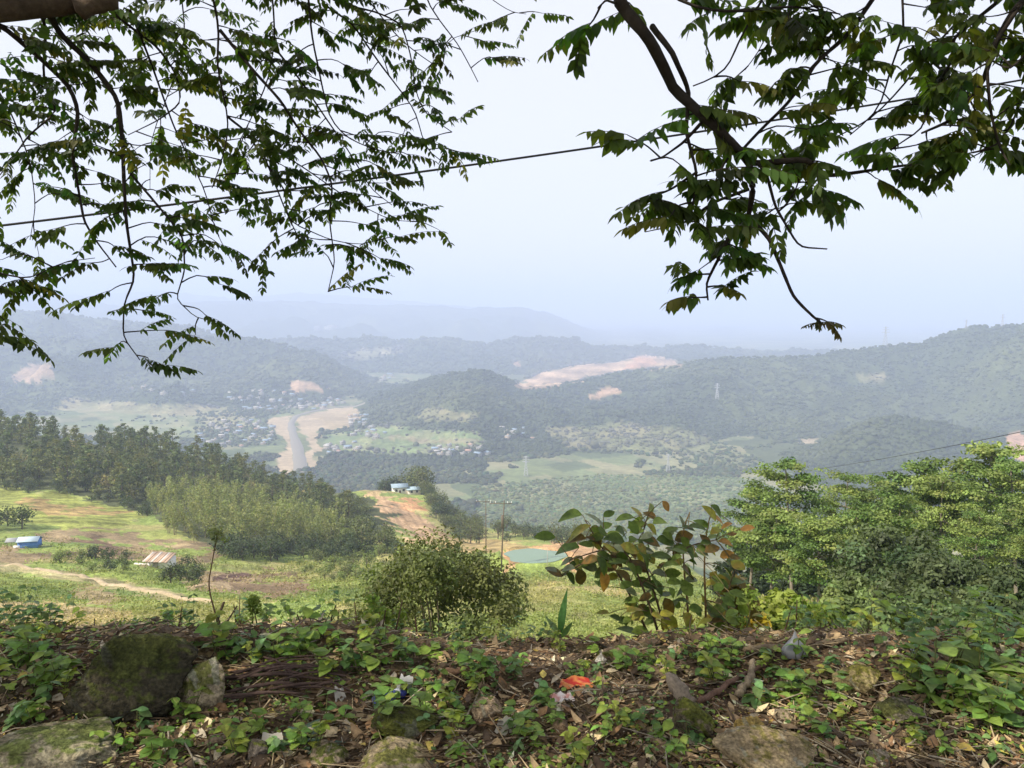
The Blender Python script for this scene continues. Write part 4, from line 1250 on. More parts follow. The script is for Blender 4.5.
def rock(px, py, wpx, hpx, label, stone, moss, seed, depth=0.8, mossy=0.5, name='rock', cuts=15, rz=None, tall=1.0, cat='stone'):
    """px,py = middle of the base where it meets the soil"""
    rg = np.random.default_rng(seed)
    p = gp(px, py)
    w = wpx / F * p[1]; h = hpx / F * p[1]
    V = ICO_V.copy()
    for _ in range(cuts):
        n = unit(rg.normal(size=3)); dcut = rg.uniform(0.5, 0.84)
        e = V @ n - dcut
        V = V - np.clip(e, 0, None)[:, None] * n * 0.92
    r = 0.13 * fbm(V[:, 0] * 2.2 + V[:, 2] * 1.4, V[:, 1] * 2.2 - V[:, 2] * 1.1, seed, 4) + 0.05 * np.abs(fbm(V[:, 0] * 20 + V[:, 2] * 13, V[:, 1] * 20 - V[:, 2] * 15, seed + 7, 3)) + 0.05 * fbm(V[:, 0] * 8 + V[:, 2] * 6, V[:, 1] * 8 - V[:, 2] * 5, seed + 1, 3)
    r = r + 0.016 * fbm(V[:, 0] * 45 + V[:, 2] * 31, V[:, 1] * 45 - V[:, 2] * 37, seed + 9, 3) - 0.07 * np.clip(0.06 - np.abs(fbm(V[:, 0] * 2.1 + V[:, 2], V[:, 1] * 2.1 + V[:, 2] * 1.7, seed + 11, 4)), 0, 1) / 0.06
    V = V * (1 + r)[:, None]
    V = (V - (V.max(0) + V.min(0)) / 2) / ((V.max(0) - V.min(0)) / 2)
    up = unit(V)[:, 2]
    V = V * np.array([w / 2, w / 2 * depth, h * 0.62])
    nz = 0.6 * fbm(V[:, 0] * 14, V[:, 1] * 14 + V[:, 2] * 9, seed + 2, 4) + 0.7 * fbm(V[:, 0] * 55 + V[:, 2] * 30, V[:, 1] * 55 + V[:, 2] * 40, seed + 3, 3)
    m = np.clip((up * 0.9 + nz * 1.5 - 0.55 + mossy) * 3.5, 0, 1)
    col = lerp(np.asarray(stone) * (1 + 0.25 * nz[:, None]), np.asarray(moss) * (1 + 0.3 * nz[:, None]), m)
    li = vnoise(V[:, 0] * 38 + V[:, 2] * 20, V[:, 1] * 38 - V[:, 2] * 30, seed + 13) > 0.86
    col = np.where(li[:, None], col * 0.4 + 0.6 * np.array([0.36, 0.35, 0.27]) * min(0.9, np.asarray(stone).max() * 2.2 + 0.08), col)
    mb = MB(); mb.add(V, ICO_F, np.clip(col, 0.01, 0.8))
    o = mb.build(name, M_ROCK, smooth=True)
    o.location = (p[0], p[1] + w * 0.5 * depth * 0.5, p[2] + h * (0.34 if name == 'boulder' else 0.24))
    o.rotation_euler = (rg.normal() * 0.08, rg.normal() * 0.08, 0)
    return tag(o, label, cat)

ST = (0.34, 0.27, 0.17); MO = (0.10, 0.11, 0.025); DK = (0.050, 0.043, 0.026)
rock(124, 716, 138, 84, 'big dark moss grown boulder at the left, the largest of the stones', DK, (0.055, 0.062, 0.016), 33, 0.7, 0.35, 'boulder', 9, cat='boulder')
rock(199, 714, 52, 62, 'pale pointed stone leaning against the big dark boulder', (0.36, 0.29, 0.19), (0.17, 0.17, 0.05), 2, 0.7, 0.25)
rock(40, 775, 150, 36, 'flat pale mossy slab in the lower left corner', (0.30, 0.26, 0.17), (0.13, 0.15, 0.045), 3, 0.9, 0.12, cuts=16)
rock(487, 721, 34, 22, 'small tan stone lying alone left of the red wrapper', (0.38, 0.28, 0.18), MO, 4, 0.9, -0.3)
rock(694, 738, 44, 40, 'dark mossy wedge shaped stone beside a grey stump', (0.16, 0.13, 0.08), (0.10, 0.11, 0.02), 5, 0.9, 0.5)
rock(862, 694, 52, 30, 'yellowish mossy block of stone on the right side of the litter', (0.34, 0.27, 0.13), (0.15, 0.14, 0.03), 6, 0.8, -0.05)
rock(395, 782, 96, 28, 'broad mossy rock at the bottom edge, left of the middle', (0.33, 0.26, 0.16), (0.17, 0.165, 0.045), 7, 0.9, 0.0)
rock(328, 772, 42, 26, 'grey brown rock at the bottom edge left of the broad mossy rock', (0.28, 0.22, 0.15), MO, 8, 0.9, 0.1)
rock(780, 785, 120, 36, 'long tan rock at the bottom edge, right of the middle', (0.37, 0.28, 0.16), (0.19, 0.16, 0.05), 9, 0.8, -0.25)
rock(622, 664, 40, 16, 'low brown stone on the crest of the bank under the big leaved shrub', (0.24, 0.17, 0.11), MO, 10, 0.8, -0.4)
rock(602, 663, 14, 12, 'small white stone on the crest of the bank', (0.55, 0.53, 0.48), MO, 11, 0.8, -1)
rock(405, 738, 74, 28, 'dark flat mossy hump of rock above the broad mossy rock', (0.11, 0.085, 0.05), (0.075, 0.08, 0.015), 12, 0.9, 0.4)
rock(668, 760, 30, 16, 'brown stone near the bottom edge below the mossy wedge', (0.30, 0.20, 0.12), MO, 13, 0.9, -0.4)
rock(905, 722, 46, 20, 'half buried grey stone with a mossy top on the right', (0.20, 0.17, 0.12), (0.11, 0.115, 0.035), 14, 0.9, 0.3)
rock(255, 758, 34, 22, 'dark angular stone between the flat slab and the broad mossy rock', (0.12, 0.10, 0.08), MO, 15, 0.9, -0.4)
rock(786, 722, 22, 14, 'small brownish stone left of the half buried grey stone', (0.28, 0.22, 0.15), MO, 16, 0.9, -0.3)
rock(560, 732, 22, 14, 'dull brown pebble below the pink packet', (0.25, 0.17, 0.10), MO, 17, 0.9, -0.5)
rock(752, 738, 34, 18, 'small ochre stone just above the long tan rock', (0.45, 0.32, 0.10), MO, 18, 0.9, -0.5)
rock(880, 766, 26, 15, 'grey stone near the bottom edge on the right', (0.26, 0.22, 0.17), MO, 19, 0.9, -0.2)
rock(633, 698, 14, 12, 'pale round pebble left of the grey stump', (0.40, 0.33, 0.24), MO, 20, 0.9, -1)

# leaf litter and fine twigs: a mass
rg = np.random.default_rng(60)
def rand_ground(n, ylo=2.15, yhi=4.1, pxlo=-60, pxhi=1090):
    y = 1 / rg.uniform(1 / yhi, 1 / ylo, n)
    x = (rg.uniform(pxlo, pxhi, n) - 512) / F * y
    return x, y
n = 17000
x, y = rand_ground(n)
P = np.stack([x, y, sz(x, y) + rg.random(n) * 0.022], 1)
a = rg.random(n) * 6.28
D = np.stack([np.cos(a), np.sin(a), rg.normal(size=n) * 0.22], 1)
Nn = np.stack([rg.normal(size=n) * 0.35, rg.normal(size=n) * 0.35, np.ones(n)], 1)
pal = np.array([[0.17, 0.115, 0.065], [0.33, 0.235, 0.13], [0.52, 0.40, 0.24], [0.085, 0.058, 0.038], [0.40, 0.34, 0.25], [0.25, 0.145, 0.075], [0.125, 0.088, 0.055], [0.46, 0.34, 0.09]])
cols = pal[rg.choice(8, n, p=[.2, .15, .08, .2, .07, .1, .17, .03])] * (1.22 + 0.2 * rg.normal(size=(n, 1)))
L = 0.012 + 0.068 * rg.random(n) ** 2.2
mb = MB()
leaf_grid(mb, P, D, Nn, L, L * rg.uniform(0.2, 0.34, n), cols.clip(0.015, 0.6), 4, rg.uniform(-0.3, 0.7, n), rg.uniform(-0.35, 0.45, n))
n = 2600
x, y = rand_ground(n)
z = sz(x, y) + 0.004 + rg.random(n) * 0.03
a = rg.random(n) * 6.28; L = rg.uniform(0.03, 0.22, n) ** 1.0
for i in range(n):
    e = np.array([math.cos(a[i]), math.sin(a[i]), rg.normal() * 0.12]) * L[i]
    c = np.array([x[i], y[i], z[i]])
    r0 = rg.uniform(0.0012, 0.0038)
    tube(mb, [c - e / 2, c + [rg.normal() * 0.006, rg.normal() * 0.006, 0.004], c + e / 2], [r0, r0, r0 * 0.6], pal[rg.choice([0, 3, 6, 2, 4])] * 0.9, 3)
n = 16000                       # crumbled fragments between the leaves
x, y = rand_ground(n)
a = rg.random(n) * 6.28
L = rg.uniform(0.005, 0.018, n)
leaf_grid(mb, np.stack([x, y, sz(x, y) + 0.004 + 0.02 * rg.random(n)], 1), np.stack([np.cos(a), np.sin(a), rg.normal(size=n) * 0.4], 1), np.stack([rg.normal(size=n) * 0.5, rg.normal(size=n) * 0.5 - 0.2, np.ones(n)], 1), L, L * rg.uniform(0.2, 0.5, n), (pal[rg.choice([0, 1, 3, 6, 5, 4], n)] * (1 + 0.25 * rg.normal(size=(n, 1)))).clip(0.02, 0.6), 3, 0.3, 0.3)
tag(mb.build('leaf_litter', M_DRY), kind='stuff')

# fallen sticks and logs, each an object
def stick(pts, r, label, col=(0.14, 0.095, 0.06), lift=0.02, name='fallen_branch', group=None, r1=None, cat='branch'):
    P = []
    for q in pts:
        g = gp(q[0], q[1]); g[2] += (q[2] if len(q) > 2 else 0) + lift
        P.append(g)
    n = 30 if r > 0.012 else 14
    P = smooth_line(P, n, 2)
    s_ = np.arange(n)
    P = P + np.stack([fbm(s_ / 4.0 + k * 9, s_ * 0, int(pts[0][0]) % 50, 3) for k in range(3)], 1) * r * 0.8
    rad = np.linspace(r, r1 or r * 0.6, n) * (1 + 0.16 * fbm(s_ / 3.0, s_ * 0, 3, 3))
    rad[-2:] *= [0.8, 0.45]; rad[0] *= 0.7
    mb = MB(); tube(mb, P, rad, col, 9, jitter=0.13)
    return tag(mb.build(name, M_TWIG, smooth=True), label, cat, group)
stick([(742, 654), (800, 654), (850, 646)], 0.020, 'straight fallen branch lying level behind the white plastic bag', (0.20, 0.15, 0.095))
stick([(804, 652), (818, 640), (838, 629, 0.05)], 0.022, 'thick dark log end propped up on the bank crest right of the white bag', (0.13, 0.09, 0.055), r1=0.02)
stick([(838, 632, 0.04), (880, 634, 0.02), (905, 640)], 0.016, 'thin dark branch under the dark bushes', (0.08, 0.06, 0.04))
stick([(648, 742), (676, 756), (704, 768)], 0.013, 'pale broken stick slanting down at the bottom beside the wedge stone', (0.34, 0.24, 0.15))
stick([(700, 712, 0.02), (735, 690, 0.02), (768, 668)], 0.013, 'reddish brown stick rising right from the grey stump', (0.17, 0.10, 0.07))
stick([(738, 702), (750, 690, 0.03), (752, 676, 0.05)], 0.017, 'short grey weathered stub beside the reddish stick', (0.27, 0.21, 0.14), r1=0.010)
stick([(640, 682), (690, 690), (740, 700)], 0.006, 'long thin twig left of the grey stump', (0.15, 0.10, 0.08))
stick([(880, 676), (920, 668), (960, 664)], 0.008, 'thin stick right of the yellowish block', (0.22, 0.15, 0.10))
stick([(930, 745), (975, 728), (1030, 716)], 0.009, 'dark thin branch at the lower right corner', (0.10, 0.075, 0.055))
stick([(820, 700), (880, 715), (940, 738)], 0.005, 'slender brown twig crossing the litter on the right', (0.20, 0.13, 0.09))
for i, (a_, b_, r_) in enumerate([((232, 683), (330, 678), 0.012), ((240, 690), (345, 686), 0.010), ((228, 696), (322, 694), 0.014), ((262, 702), (340, 692), 0.010), ((225, 704), (300, 700), 0.011), ((270, 676), (362, 681), 0.009), ((250, 686), (310, 672), 0.008), ((236, 678), (300, 690), 0.009), ((280, 697), (352, 700), 0.008)] * 2):
    k_ = rng.normal(size=6) * np.array([14, 5, 14, 5, 6, 3])
    a_ = (a_[0] + k_[0], a_[1] + k_[1]); b_ = (b_[0] + k_[2], b_[1] + k_[3])
    stick([a_ + (0.02,), ((a_[0] + b_[0]) / 2 + k_[4], (a_[1] + b_[1]) / 2 + k_[5], 0.045), b_ + (0.02,)], r_ * rng.uniform(0.35, 0.7), 'dark stick of the brushwood heap right of the pale pointed stone', (0.085, 0.055, 0.045), name='brushwood_stick', group='brushwood heap', cat='stick')
stick([(205, 752), (235, 738), (262, 728)], 0.014, 'grey rotten branch right of the flat slab', (0.24, 0.18, 0.12), r1=0.006)
stick([(440, 708), (480, 716), (450, 724)], 0.006, 'bent brown twig left of the small tan stone', (0.15, 0.10, 0.07))
stick([(440, 680, 0.01), (468, 678, 0.02), (490, 682)], 0.014, 'short brown bark piece in the middle of the litter', (0.22, 0.13, 0.08))
stick([(445, 770), (500, 744), (560, 742)], 0.004, 'hair thin twig at the bottom middle', (0.30, 0.22, 0.15))
# grey stump behind the wedge stone
p = gp(690, 716)
mb = MB()
tube(mb, smooth_line([p + [0.02, 0.05, -0.03], p + [-0.02, 0.06, 0.06], p + [-0.07, 0.10, 0.12]], 8), np.array([0.042, 0.034, 0.04, 0.028, 0.032, 0.024, 0.022, 0.006]), (0.30, 0.24, 0.18), 11, jitter=0.2)
tag(mb.build('stump', M_TWIG, smooth=True), 'grey weathered stump behind the dark mossy wedge stone', 'stump')

# rubbish
def sheet_piece(px, py, wpx, hpx, label, col, name, cat, stand=0.3, seed=0, col2=None):
    rg = np.random.default_rng(seed)
    p = gp(px, py); w = wpx / F * p[1]; h = hpx / F * p[1]
    n = 9
    u, v = np.meshgrid(np.linspace(-0.5, 0.5, n), np.linspace(0, 1, n))
    bumps = fbm(u * 5 + seed, v * 5, seed, 3)
    X = u * w * (1 - 0.25 * v); Zz = 0.012 + v * h * (0.55 + stand) + 0.015 * bumps; Yy = v * h * (1.4 - stand) + 0.02 * bumps
    c = np.tile(np.asarray(col, float), (n * n, 1))
    if col2 is not None:
        c = np.where((vnoise(u * 6 + seed, v * 5, seed).ravel() > 0.55)[:, None], np.asarray(col2), c)
    mb = MB(); mb.add(np.stack([X, Yy, Zz], -1), grid_faces(n, n), c)
    mb.add(np.stack([X, Yy + 0.003, Zz - 0.003], -1), grid_faces(n, n)[:, ::-1], c)
    o = mb.build(name, M_PLASTIC, smooth=True); o.location = p; o.rotation_euler = (0, 0, rg.normal() * 0.25)
    return tag(o, label, cat)
sheet_piece(577, 692, 38, 9, 'crumpled red and orange wrapper lying in the litter', (0.42, 0.03, 0.02), 'wrapper', 'wrapper', 0.2, 1, (0.55, 0.20, 0.06))
sheet_piece(562, 706, 28, 8, 'flat pink and white packet just below the red wrapper', (0.72, 0.32, 0.27), 'packet', 'packet', 0.05, 2, (0.80, 0.70, 0.66))
sheet_piece(341, 703, 12, 9, 'scrap of white paper left of the blue bottle', (0.45, 0.41, 0.35), 'paper_scrap', 'paper scrap', 0.5, 3)
sheet_piece(404, 694, 20, 10, 'torn white plastic right of the blue bottle', (0.42, 0.41, 0.40), 'plastic_scrap', 'plastic scrap', 0.3, 4)
sheet_piece(505, 738, 24, 12, 'pale curled scrap of plastic below the small tan stone', (0.50, 0.45, 0.36), 'plastic_scrap', 'plastic scrap', 0.2, 5)
sheet_piece(272, 755, 26, 14, 'grey scrap of sheeting at the lower left', (0.42, 0.38, 0.32), 'plastic_scrap', 'plastic scrap', 0.2, 6)
sheet_piece(918, 658, 12, 5, 'tiny bluish white scrap under the dark bushes', (0.6, 0.68, 0.75), 'plastic_scrap', 'plastic scrap', 0.3, 7)
# white bag, a drooping cone
p = gp(794, 657); h = 27 / F * p[1]; w = 25 / F * p[1]
a = np.linspace(0, 2 * math.pi, 24, endpoint=False); tt = np.linspace(0, 1, 10)
prof = np.array([0.8, 0.97, 1.0, 0.9, 0.74, 0.56, 0.38, 0.22, 0.12, 0.05]) * w / 2
V = np.stack([np.concatenate([r_ * np.cos(a) * (1 + 0.12 * np.sin(5 * a + 4 * t)) for r_, t in zip(prof, tt)]),
              np.concatenate([r_ * 0.7 * np.sin(a) * (1 + 0.12 * np.sin(4 * a + 5 * t)) for r_, t in zip(prof, tt)]),
              np.repeat(tt * h, 24)], 1)
mb = MB(); mb.add(V, [(i * 24 + j, i * 24 + (j + 1) % 24, i * 24 + 24 + (j + 1) % 24, i * 24 + 24 + j) for i in range(9) for j in range(24)], (0.30, 0.30, 0.315))
o = mb.build('plastic_bag', M_PLASTIC, smooth=True); o.location = p
tag(o, 'white twisted plastic bag standing on the bank crest', 'bag')
# blue bottle
p = gp(386, 708)
bo = empty('bottle', p + [0, 0, 0.03], 0.6); tag(bo, 'small crushed blue plastic bottle half hidden in the litter', 'bottle')
mb = MB(); tube(mb, [(-0.045, 0, 0), (0.02, 0, 0.012), (0.03, 0, 0.016), (0.042, 0, 0.02)], [0.026, 0.028, 0.02, 0.011], (0.10, 0.13, 0.42), 10); mb.build('bottle_body', M_PLASTIC, bo, True)
mb = MB(); tube(mb, [(0.042, 0, 0.02), (0.056, 0, 0.024)], [0.013, 0.013], (0.7, 0.7, 0.72), 10); mb.build('cap', M_PLASTIC, bo)
p = gp(402, 699)
mb = MB(); tube(mb, [p + [0, 0, 0.01], p + [0.004, 0, 0.028]], [0.017, 0.016], (0.05, 0.07, 0.45), 12); tag(mb.build('plastic_disc', M_PLASTIC), 'round blue plastic lid lying next to the crushed blue bottle', 'lid')

# ------------------------------------------------------------------ small plants
HEART = np.array([0.30, 0.86, 1.0, 0.70, 0.05])
def seedling_mesh(seed, nst=3, h=0.12, leaf=0.045, col=(0.115, 0.19, 0.04), wide=0.42, tall=False):
    rg = np.random.default_rng(seed)
    mb = MB(); P = []; D = []; Nn = []; L = []
    for k in range(nst):
        a = rg.random() * 6.28; hh = h * (0.5 + 0.7 * rg.random()); s = 0.45 * hh
        b0 = np.array([rg.normal() * 0.012, rg.normal() * 0.012, -0.03]); top = np.array([s * math.cos(a), s * math.sin(a), hh])
        st = smooth_line([b0, (b0 + top) / 2 + [0, 0, 0.1 * hh], top], 6)
        tube(mb, st, [0.0022] * 6, (0.16, 0.17, 0.06), 3, 1)
        nn = rg.integers(3, 6)
        for j in range(nn):
            t = 1.0 if j < 2 else rg.uniform(0.4, 0.95)
            q = st[int(round(t * 5))]
            b_ = rg.random() * 6.28
            P.append(q); D.append((math.cos(b_), math.sin(b_), rg.uniform(-0.15, 0.35))); Nn.append((rg.normal() * 0.25, rg.normal() * 0.25, 1.0)); L.append(leaf * rg.uniform(0.65, 1.25))
    n = len(P); L = np.array(L)
    cols = np.clip(np.asarray(col) * (1 + 0.2 * rg.normal(size=(n, 1))) * (1 + 0.08 * rg.normal(size=(n, 3))), 0.01, 0.6)
    leaf_grid(mb, np.array(P), np.array(D), np.array(Nn), L, L * wide, cols, 5, 0.18, 0.3, HEART)
    return mb.mesh('seedling', [M_LEAF, M_TWIG])
G1 = (0.19, 0.28, 0.055); G2 = (0.11, 0.19, 0.06); G3 = (0.32, 0.38, 0.07); G4 = (0.15, 0.24, 0.10)
sm = [seedling_mesh(600 + i, 2 + i % 3, 0.06 + 0.03 * (i % 3), 0.052 - 0.006 * (i % 2), [G1, G2, G1, G3, G4, G1, G2, G1, G3, G1][i], [0.42, 0.36, 0.46, 0.40, 0.33][i % 5]) for i in range(10)]
rg = np.random.default_rng(61)
def put_seedlings(n, area, label, group, s0, s1, meshes=None, name='seedling', cat='seedling', seed=0, mind=0.035):
    rg = np.random.default_rng(700 + seed)
    xs = [q[0] for q in area]; ys = [q[1] for q in area]
    pts = []; t = 0
    while len(pts) < n and t < n * 30:
        t += 1
        px = rg.uniform(min(xs), max(xs)); py = rg.uniform(min(ys), max(ys))
        if not in_poly(np.array([px]), np.array([py]), area)[0]: continue
        g = gp(px, py)
        if any((g[0] - q[0]) ** 2 + (g[1] - q[1]) ** 2 < mind ** 2 for q in pts): continue
        pts.append(g)
    for i, g in enumerate(pts):
        ms = meshes or sm
        link_copy(ms[(i * 3 + seed) % len(ms)], name, g, rg.random() * 6.28, 0.8 * (s0 + (s1 - s0) * rg.random()), label, cat, group)
put_seedlings(34, [(900, 650), (1030, 640), (1030, 735), (960, 730), (905, 700)], 'bright green broad leaved seedling crowded on the right edge of the litter', 'seedlings crowded at the right edge', 0.9, 1.6, seed=1)
put_seedlings(44, [(450, 640), (600, 648), (640, 660), (600, 720), (520, 745), (440, 745)], 'green seedling sprouting round the small tan stone and red wrapper', 'seedlings round the red wrapper', 0.6, 1.15, seed=2)
put_seedlings(30, [(690, 650), (830, 652), (850, 700), (770, 715), (700, 690)], 'green seedling in the litter below the white plastic bag', 'seedlings below the white bag', 0.7, 1.25, seed=3)
put_seedlings(34, [(-20, 630), (62, 632), (66, 700), (40, 730), (-20, 740)], 'green seedling left of the big dark boulder', 'seedlings left of the boulder', 0.8, 1.5, seed=4)
put_seedlings(36, [(200, 645), (300, 640), (420, 640), (450, 655), (360, 680), (240, 675)], 'green seedling along the bank crest above the brushwood heap', 'seedlings above the brushwood', 0.8, 1.5, seed=5)
put_seedlings(24, [(90, 735), (220, 715), (330, 715), (360, 740), (260, 768), (120, 768)], 'light green seedling among the stones at the lower left', 'seedlings among the lower left stones', 0.7, 1.2, seed=6)
put_seedlings(22, [(360, 690), (450, 690), (460, 740), (380, 745)], 'light green seedling round the dark flat mossy hump', 'seedlings round the mossy hump', 0.7, 1.2, seed=7)
put_seedlings(20, [(560, 725), (680, 725), (740, 768), (450, 768), (460, 750)], 'seedling at the bottom edge in the middle', 'seedlings at the bottom edge', 0.6, 1.1, seed=8)
put_seedlings(20, [(790, 715), (1000, 730), (1020, 768), (840, 768)], 'small scattered seedling in the dry litter of the lower right', 'seedlings of the lower right', 0.5, 0.95, seed=9)
put_seedlings(12, [(640, 660), (700, 660), (690, 700), (640, 700)], 'seedling between the red wrapper and the grey stump', 'seedlings before the stump', 0.6, 1.0, seed=10)
put_seedlings(10, [(110, 690), (170, 690), (170, 710), (110, 712)], 'seedling growing at the foot of the big dark boulder', 'seedlings at the boulder foot', 0.9, 1.3, seed=11)

# creeping small leaved cover matted over the litter
rg = np.random.default_rng(64)
n = 9000
x, y = rand_ground(n, 2.2, 4.3)
ok = fbm(x / 0.45, y / 0.45, 300, 3) + 0.25 * rg.random(n) > 0.12
x, y = x[ok], y[ok]; n = len(x)
P = np.stack([x, y, sz(x, y) + 0.008 + 0.035 * rg.random(n)], 1)
a = rg.random(n) * 6.28
L = rg.uniform(0.010, 0.030, n)
cb = np.array([[0.19, 0.28, 0.055], [0.11, 0.19, 0.06], [0.30, 0.36, 0.07], [0.15, 0.24, 0.08]])[rg.integers(0, 4, n)] * (1 + 0.2 * rg.normal(size=(n, 1)))
mb = MB()
leaf_grid(mb, P, np.stack([np.cos(a), np.sin(a), rg.normal(size=n) * 0.25], 1), np.stack([rg.normal(size=n) * 0.35, rg.normal(size=n) * 0.35 - 0.15, np.ones(n)], 1), L, L * 0.42, np.clip(cb, 0.02, 0.6), 4, 0.2, 0.25)
tag(mb.build('ground_cover', M_LEAF), kind='stuff')

# taller weeds along the crest of the bank
wm = [seedling_mesh(650 + i, 4, 0.34, 0.085, [G1, G2, G4, G1, G3, G2][i], [0.30, 0.36, 0.28, 0.40, 0.34, 0.30][i]) for i in range(6)]
def put_weeds(n, pxr, yr, label, group, s0, s1, seed, sink=0.0, name='weed', cat='weed', meshes=None):
    rg = np.random.default_rng(800 + seed)
    for i in range(n):
        y = rg.uniform(*yr); px = rg.uniform(*pxr); x = (px - 512) / F * y
        z = float(sz(x, y)[0]) - sink
        ms = meshes or wm
        link_copy(ms[(i + seed) % len(ms)], name, (x, y, z), rg.random() * 6.28, s0 + (s1 - s0) * rg.random(), label, cat, group)
put_weeds(14, (-20, 66), (3.4, 3.9), 'tall broad leaved weed on the bank crest left of the boulder', 'tall weeds left of the boulder', 0.35, 0.62, 1)
put_weeds(26, (150, 400), (3.45, 4.2), 'broad leaved weed on the bank crest between the boulder and the olive bush', 'weeds on the left crest', 0.25, 0.52, 2)
put_weeds(14, (400, 560), (3.6, 4.3), 'low weed on the crest in front of the olive bush', 'weeds before the olive bush', 0.22, 0.42, 3)
put_weeds(26, (745, 1040), (3.5, 4.4), 'leafy weed on the right crest under the dark bushes', 'weeds under the dark bushes', 0.3, 0.62, 4)
put_weeds(18, (790, 1040), (4.2, 5.6), 'large leaved weed rising behind the fallen branches on the right', 'large weeds behind the fallen branches', 0.7, 1.25, 5)
put_weeds(10, (900, 1040), (3.1, 3.6), 'vigorous broad leaved weed at the right edge', 'vigorous weeds at the right edge', 0.4, 0.65, 6)
leafy_bush('yellow_green_bush', 'sunny yellow green bush between the orange leaved shrub and the dark bushes', 'bush', 800, 8.5, 598, 650, 130, (0.21, 0.26, 0.05), 34, 110, 0.10, 530, spread=0.13)
leafy_bush('yellow_green_bush', 'small golden leaved bush right behind the stems of the big leaved shrub', 'bush', 752, 6.5, 590, 650, 50, (0.42, 0.33, 0.04), 16, 50, 0.07, 531, spread=0.17)

# dry standing stems
def stem_plant(px, pyb, pts, label, name='dry_stem', r=0.006, col=(0.07, 0.05, 0.035), y=None, head=None, cat='dead stem', tilt=None):
    base = gp(px, pyb) if y is None else np.array([(px - 512) / F * y, y, float(sz((px - 512) / F * y, y)[0])])
    P = [base - [0, 0, 0.05]]
    for qx, qy in pts:
        P.append(at(qx, qy, base[1] + rng.normal() * 0.02))
    L = smooth_line(P, 14, 1)
    mb = MB(); tube(mb, L, np.linspace(r, r * 0.5, 14), col, 5)
    o = mb.build(name, M_TWIG)
    tag(o, label, cat)
    if head is not None:
        hb = MB()
        clump_leaves(hb, [L[-1] + rng.normal(size=3) * 0.015 for _ in range(8)], 0.028, 16, 0.022, head, 0.15)
        hb.build('seed_head', M_LEAF, o)
    return o
stem_plant(214, 655, [(214, 610), (208, 585), (217, 535)], 'tall thin dead stem with a pale green seed head, above the pointed stone', r=0.005, col=(0.15, 0.10, 0.06), y=3.6, head=(0.25, 0.27, 0.13))
stem_plant(216, 655, [(217, 620), (224, 602)], 'thick dark forked stub left of the olive bush', r=0.012, y=3.55)
stem_plant(221, 650, [(222, 630), (237, 606)], 'dark slanting twig leaning from the forked stub', r=0.007, y=3.56)
stem_plant(238, 648, [(239, 620), (240, 596)], 'straight bare stem right of the forked stub', r=0.004, col=(0.16, 0.10, 0.07), y=3.6)
stem_plant(304, 655, [(304, 640), (306, 618)], 'short blackened upright stick above the brushwood', r=0.007, y=3.5)
stem_plant(322, 650, [(327, 632), (336, 605)], 'slanting dark stem right of the blackened stick', r=0.006, y=3.6)
stem_plant(333, 650, [(337, 630), (339, 610)], 'second dark upright stem beside the slanting one', r=0.005, y=3.65)
stem_plant(372, 652, [(366, 640), (354, 628)], 'arched dead stem in front of the olive bush, left', r=0.006, y=3.5)
stem_plant(376, 652, [(366, 636), (357, 622)], 'arched dead stem in front of the olive bush, upper of the pair', r=0.006, y=3.55)
stem_plant(420, 660, [(418, 640), (415, 618)], 'upright reddish stem standing before the olive bush', r=0.006, y=3.5, col=(0.16, 0.08, 0.06))
stem_plant(120, 655, [(113, 640), (118, 625)], 'thin stem with small leaves behind the boulder', r=0.004, y=3.9, head=(0.12, 0.16, 0.05))
stem_plant(870, 628, [(873, 600), (878, 585)], 'dead stem among the weeds on the right crest', r=0.006, y=5.0)

# the single green blade plant
g = gp(562, 655); g[1] = 3.75; g[0] = (562 - 512) / F * 3.75; g[2] = float(sz(g[0], g[1])[0])
bl = empty('blade_plant', g); tag(bl, 'young plant with one tall upright green blade on the bank crest', 'plant')
mb = MB(); tube(mb, [(0, 0, -0.05), (0, 0, 0.09)], [0.006, 0.004], (0.16, 0.14, 0.06), 5); mb.build('stem', M_TWIG, bl)
mb = MB()
leaf_grid(mb, np.array([[0, 0, 0.06]]), np.array([[0.12, 0, 1.0]]), np.array([[-0.6, -1, 0.1]]), 0.25, 0.024, np.array([[0.07, 0.16, 0.05]]), 7, 0.5, 0.05)
mb.build('tall_leaf', M_LEAF, bl)
mb = MB()
leaf_grid(mb, np.array([[0, 0, 0.05]] * 3), np.array([[-0.5, 0.1, 0.9], [-0.9, -0.2, 0.55], [0.6, 0.1, 0.7]]), np.array([[0.3, -1, 0.6]] * 3), np.array([0.13, 0.11, 0.10]), 0.017, np.array([[0.16, 0.22, 0.10], [0.20, 0.22, 0.10], [0.10, 0.17, 0.05]]), 6, 0.3, 0.3)
mb.build('side_leaves', M_LEAF, bl)

# blue green rosette at the lower left, strap leaved plants on the slab edge
def strap_plant(px, py, n, L, col, label, seed, spread=1.0, w=0.16, name='strap_leaved_plant'):
    rg = np.random.default_rng(seed)
    g = gp(px, py)
    a = rg.random(n) * 6.28
    D = np.stack([np.cos(a) * spread, np.sin(a) * spread, rg.uniform(0.5, 1.1, n)], 1)
    mb = MB()
    Ls = L * rg.uniform(0.7, 1.15, n)
    leaf_grid(mb, np.tile([[0, 0, 0.0]], (n, 1)) + rg.normal(size=(n, 3)) * 0.006, D, np.stack([-np.cos(a), -np.sin(a), np.full(n, 1.2)], 1), Ls, Ls * w, np.clip(np.asarray(col) * (1 + 0.2 * rg.normal(size=(n, 1))), 0.01, 0.6), 7, 0.3, 0.45)
    o = mb.build(name, M_LEAF); o.location = g
    return tag(o, label, 'plant')
strap_plant(72, 752, 9, 0.17, (0.085, 0.15, 0.095), 'blue green strap leaved rosette in front of the flat slab', 1, 1.0, 0.14)
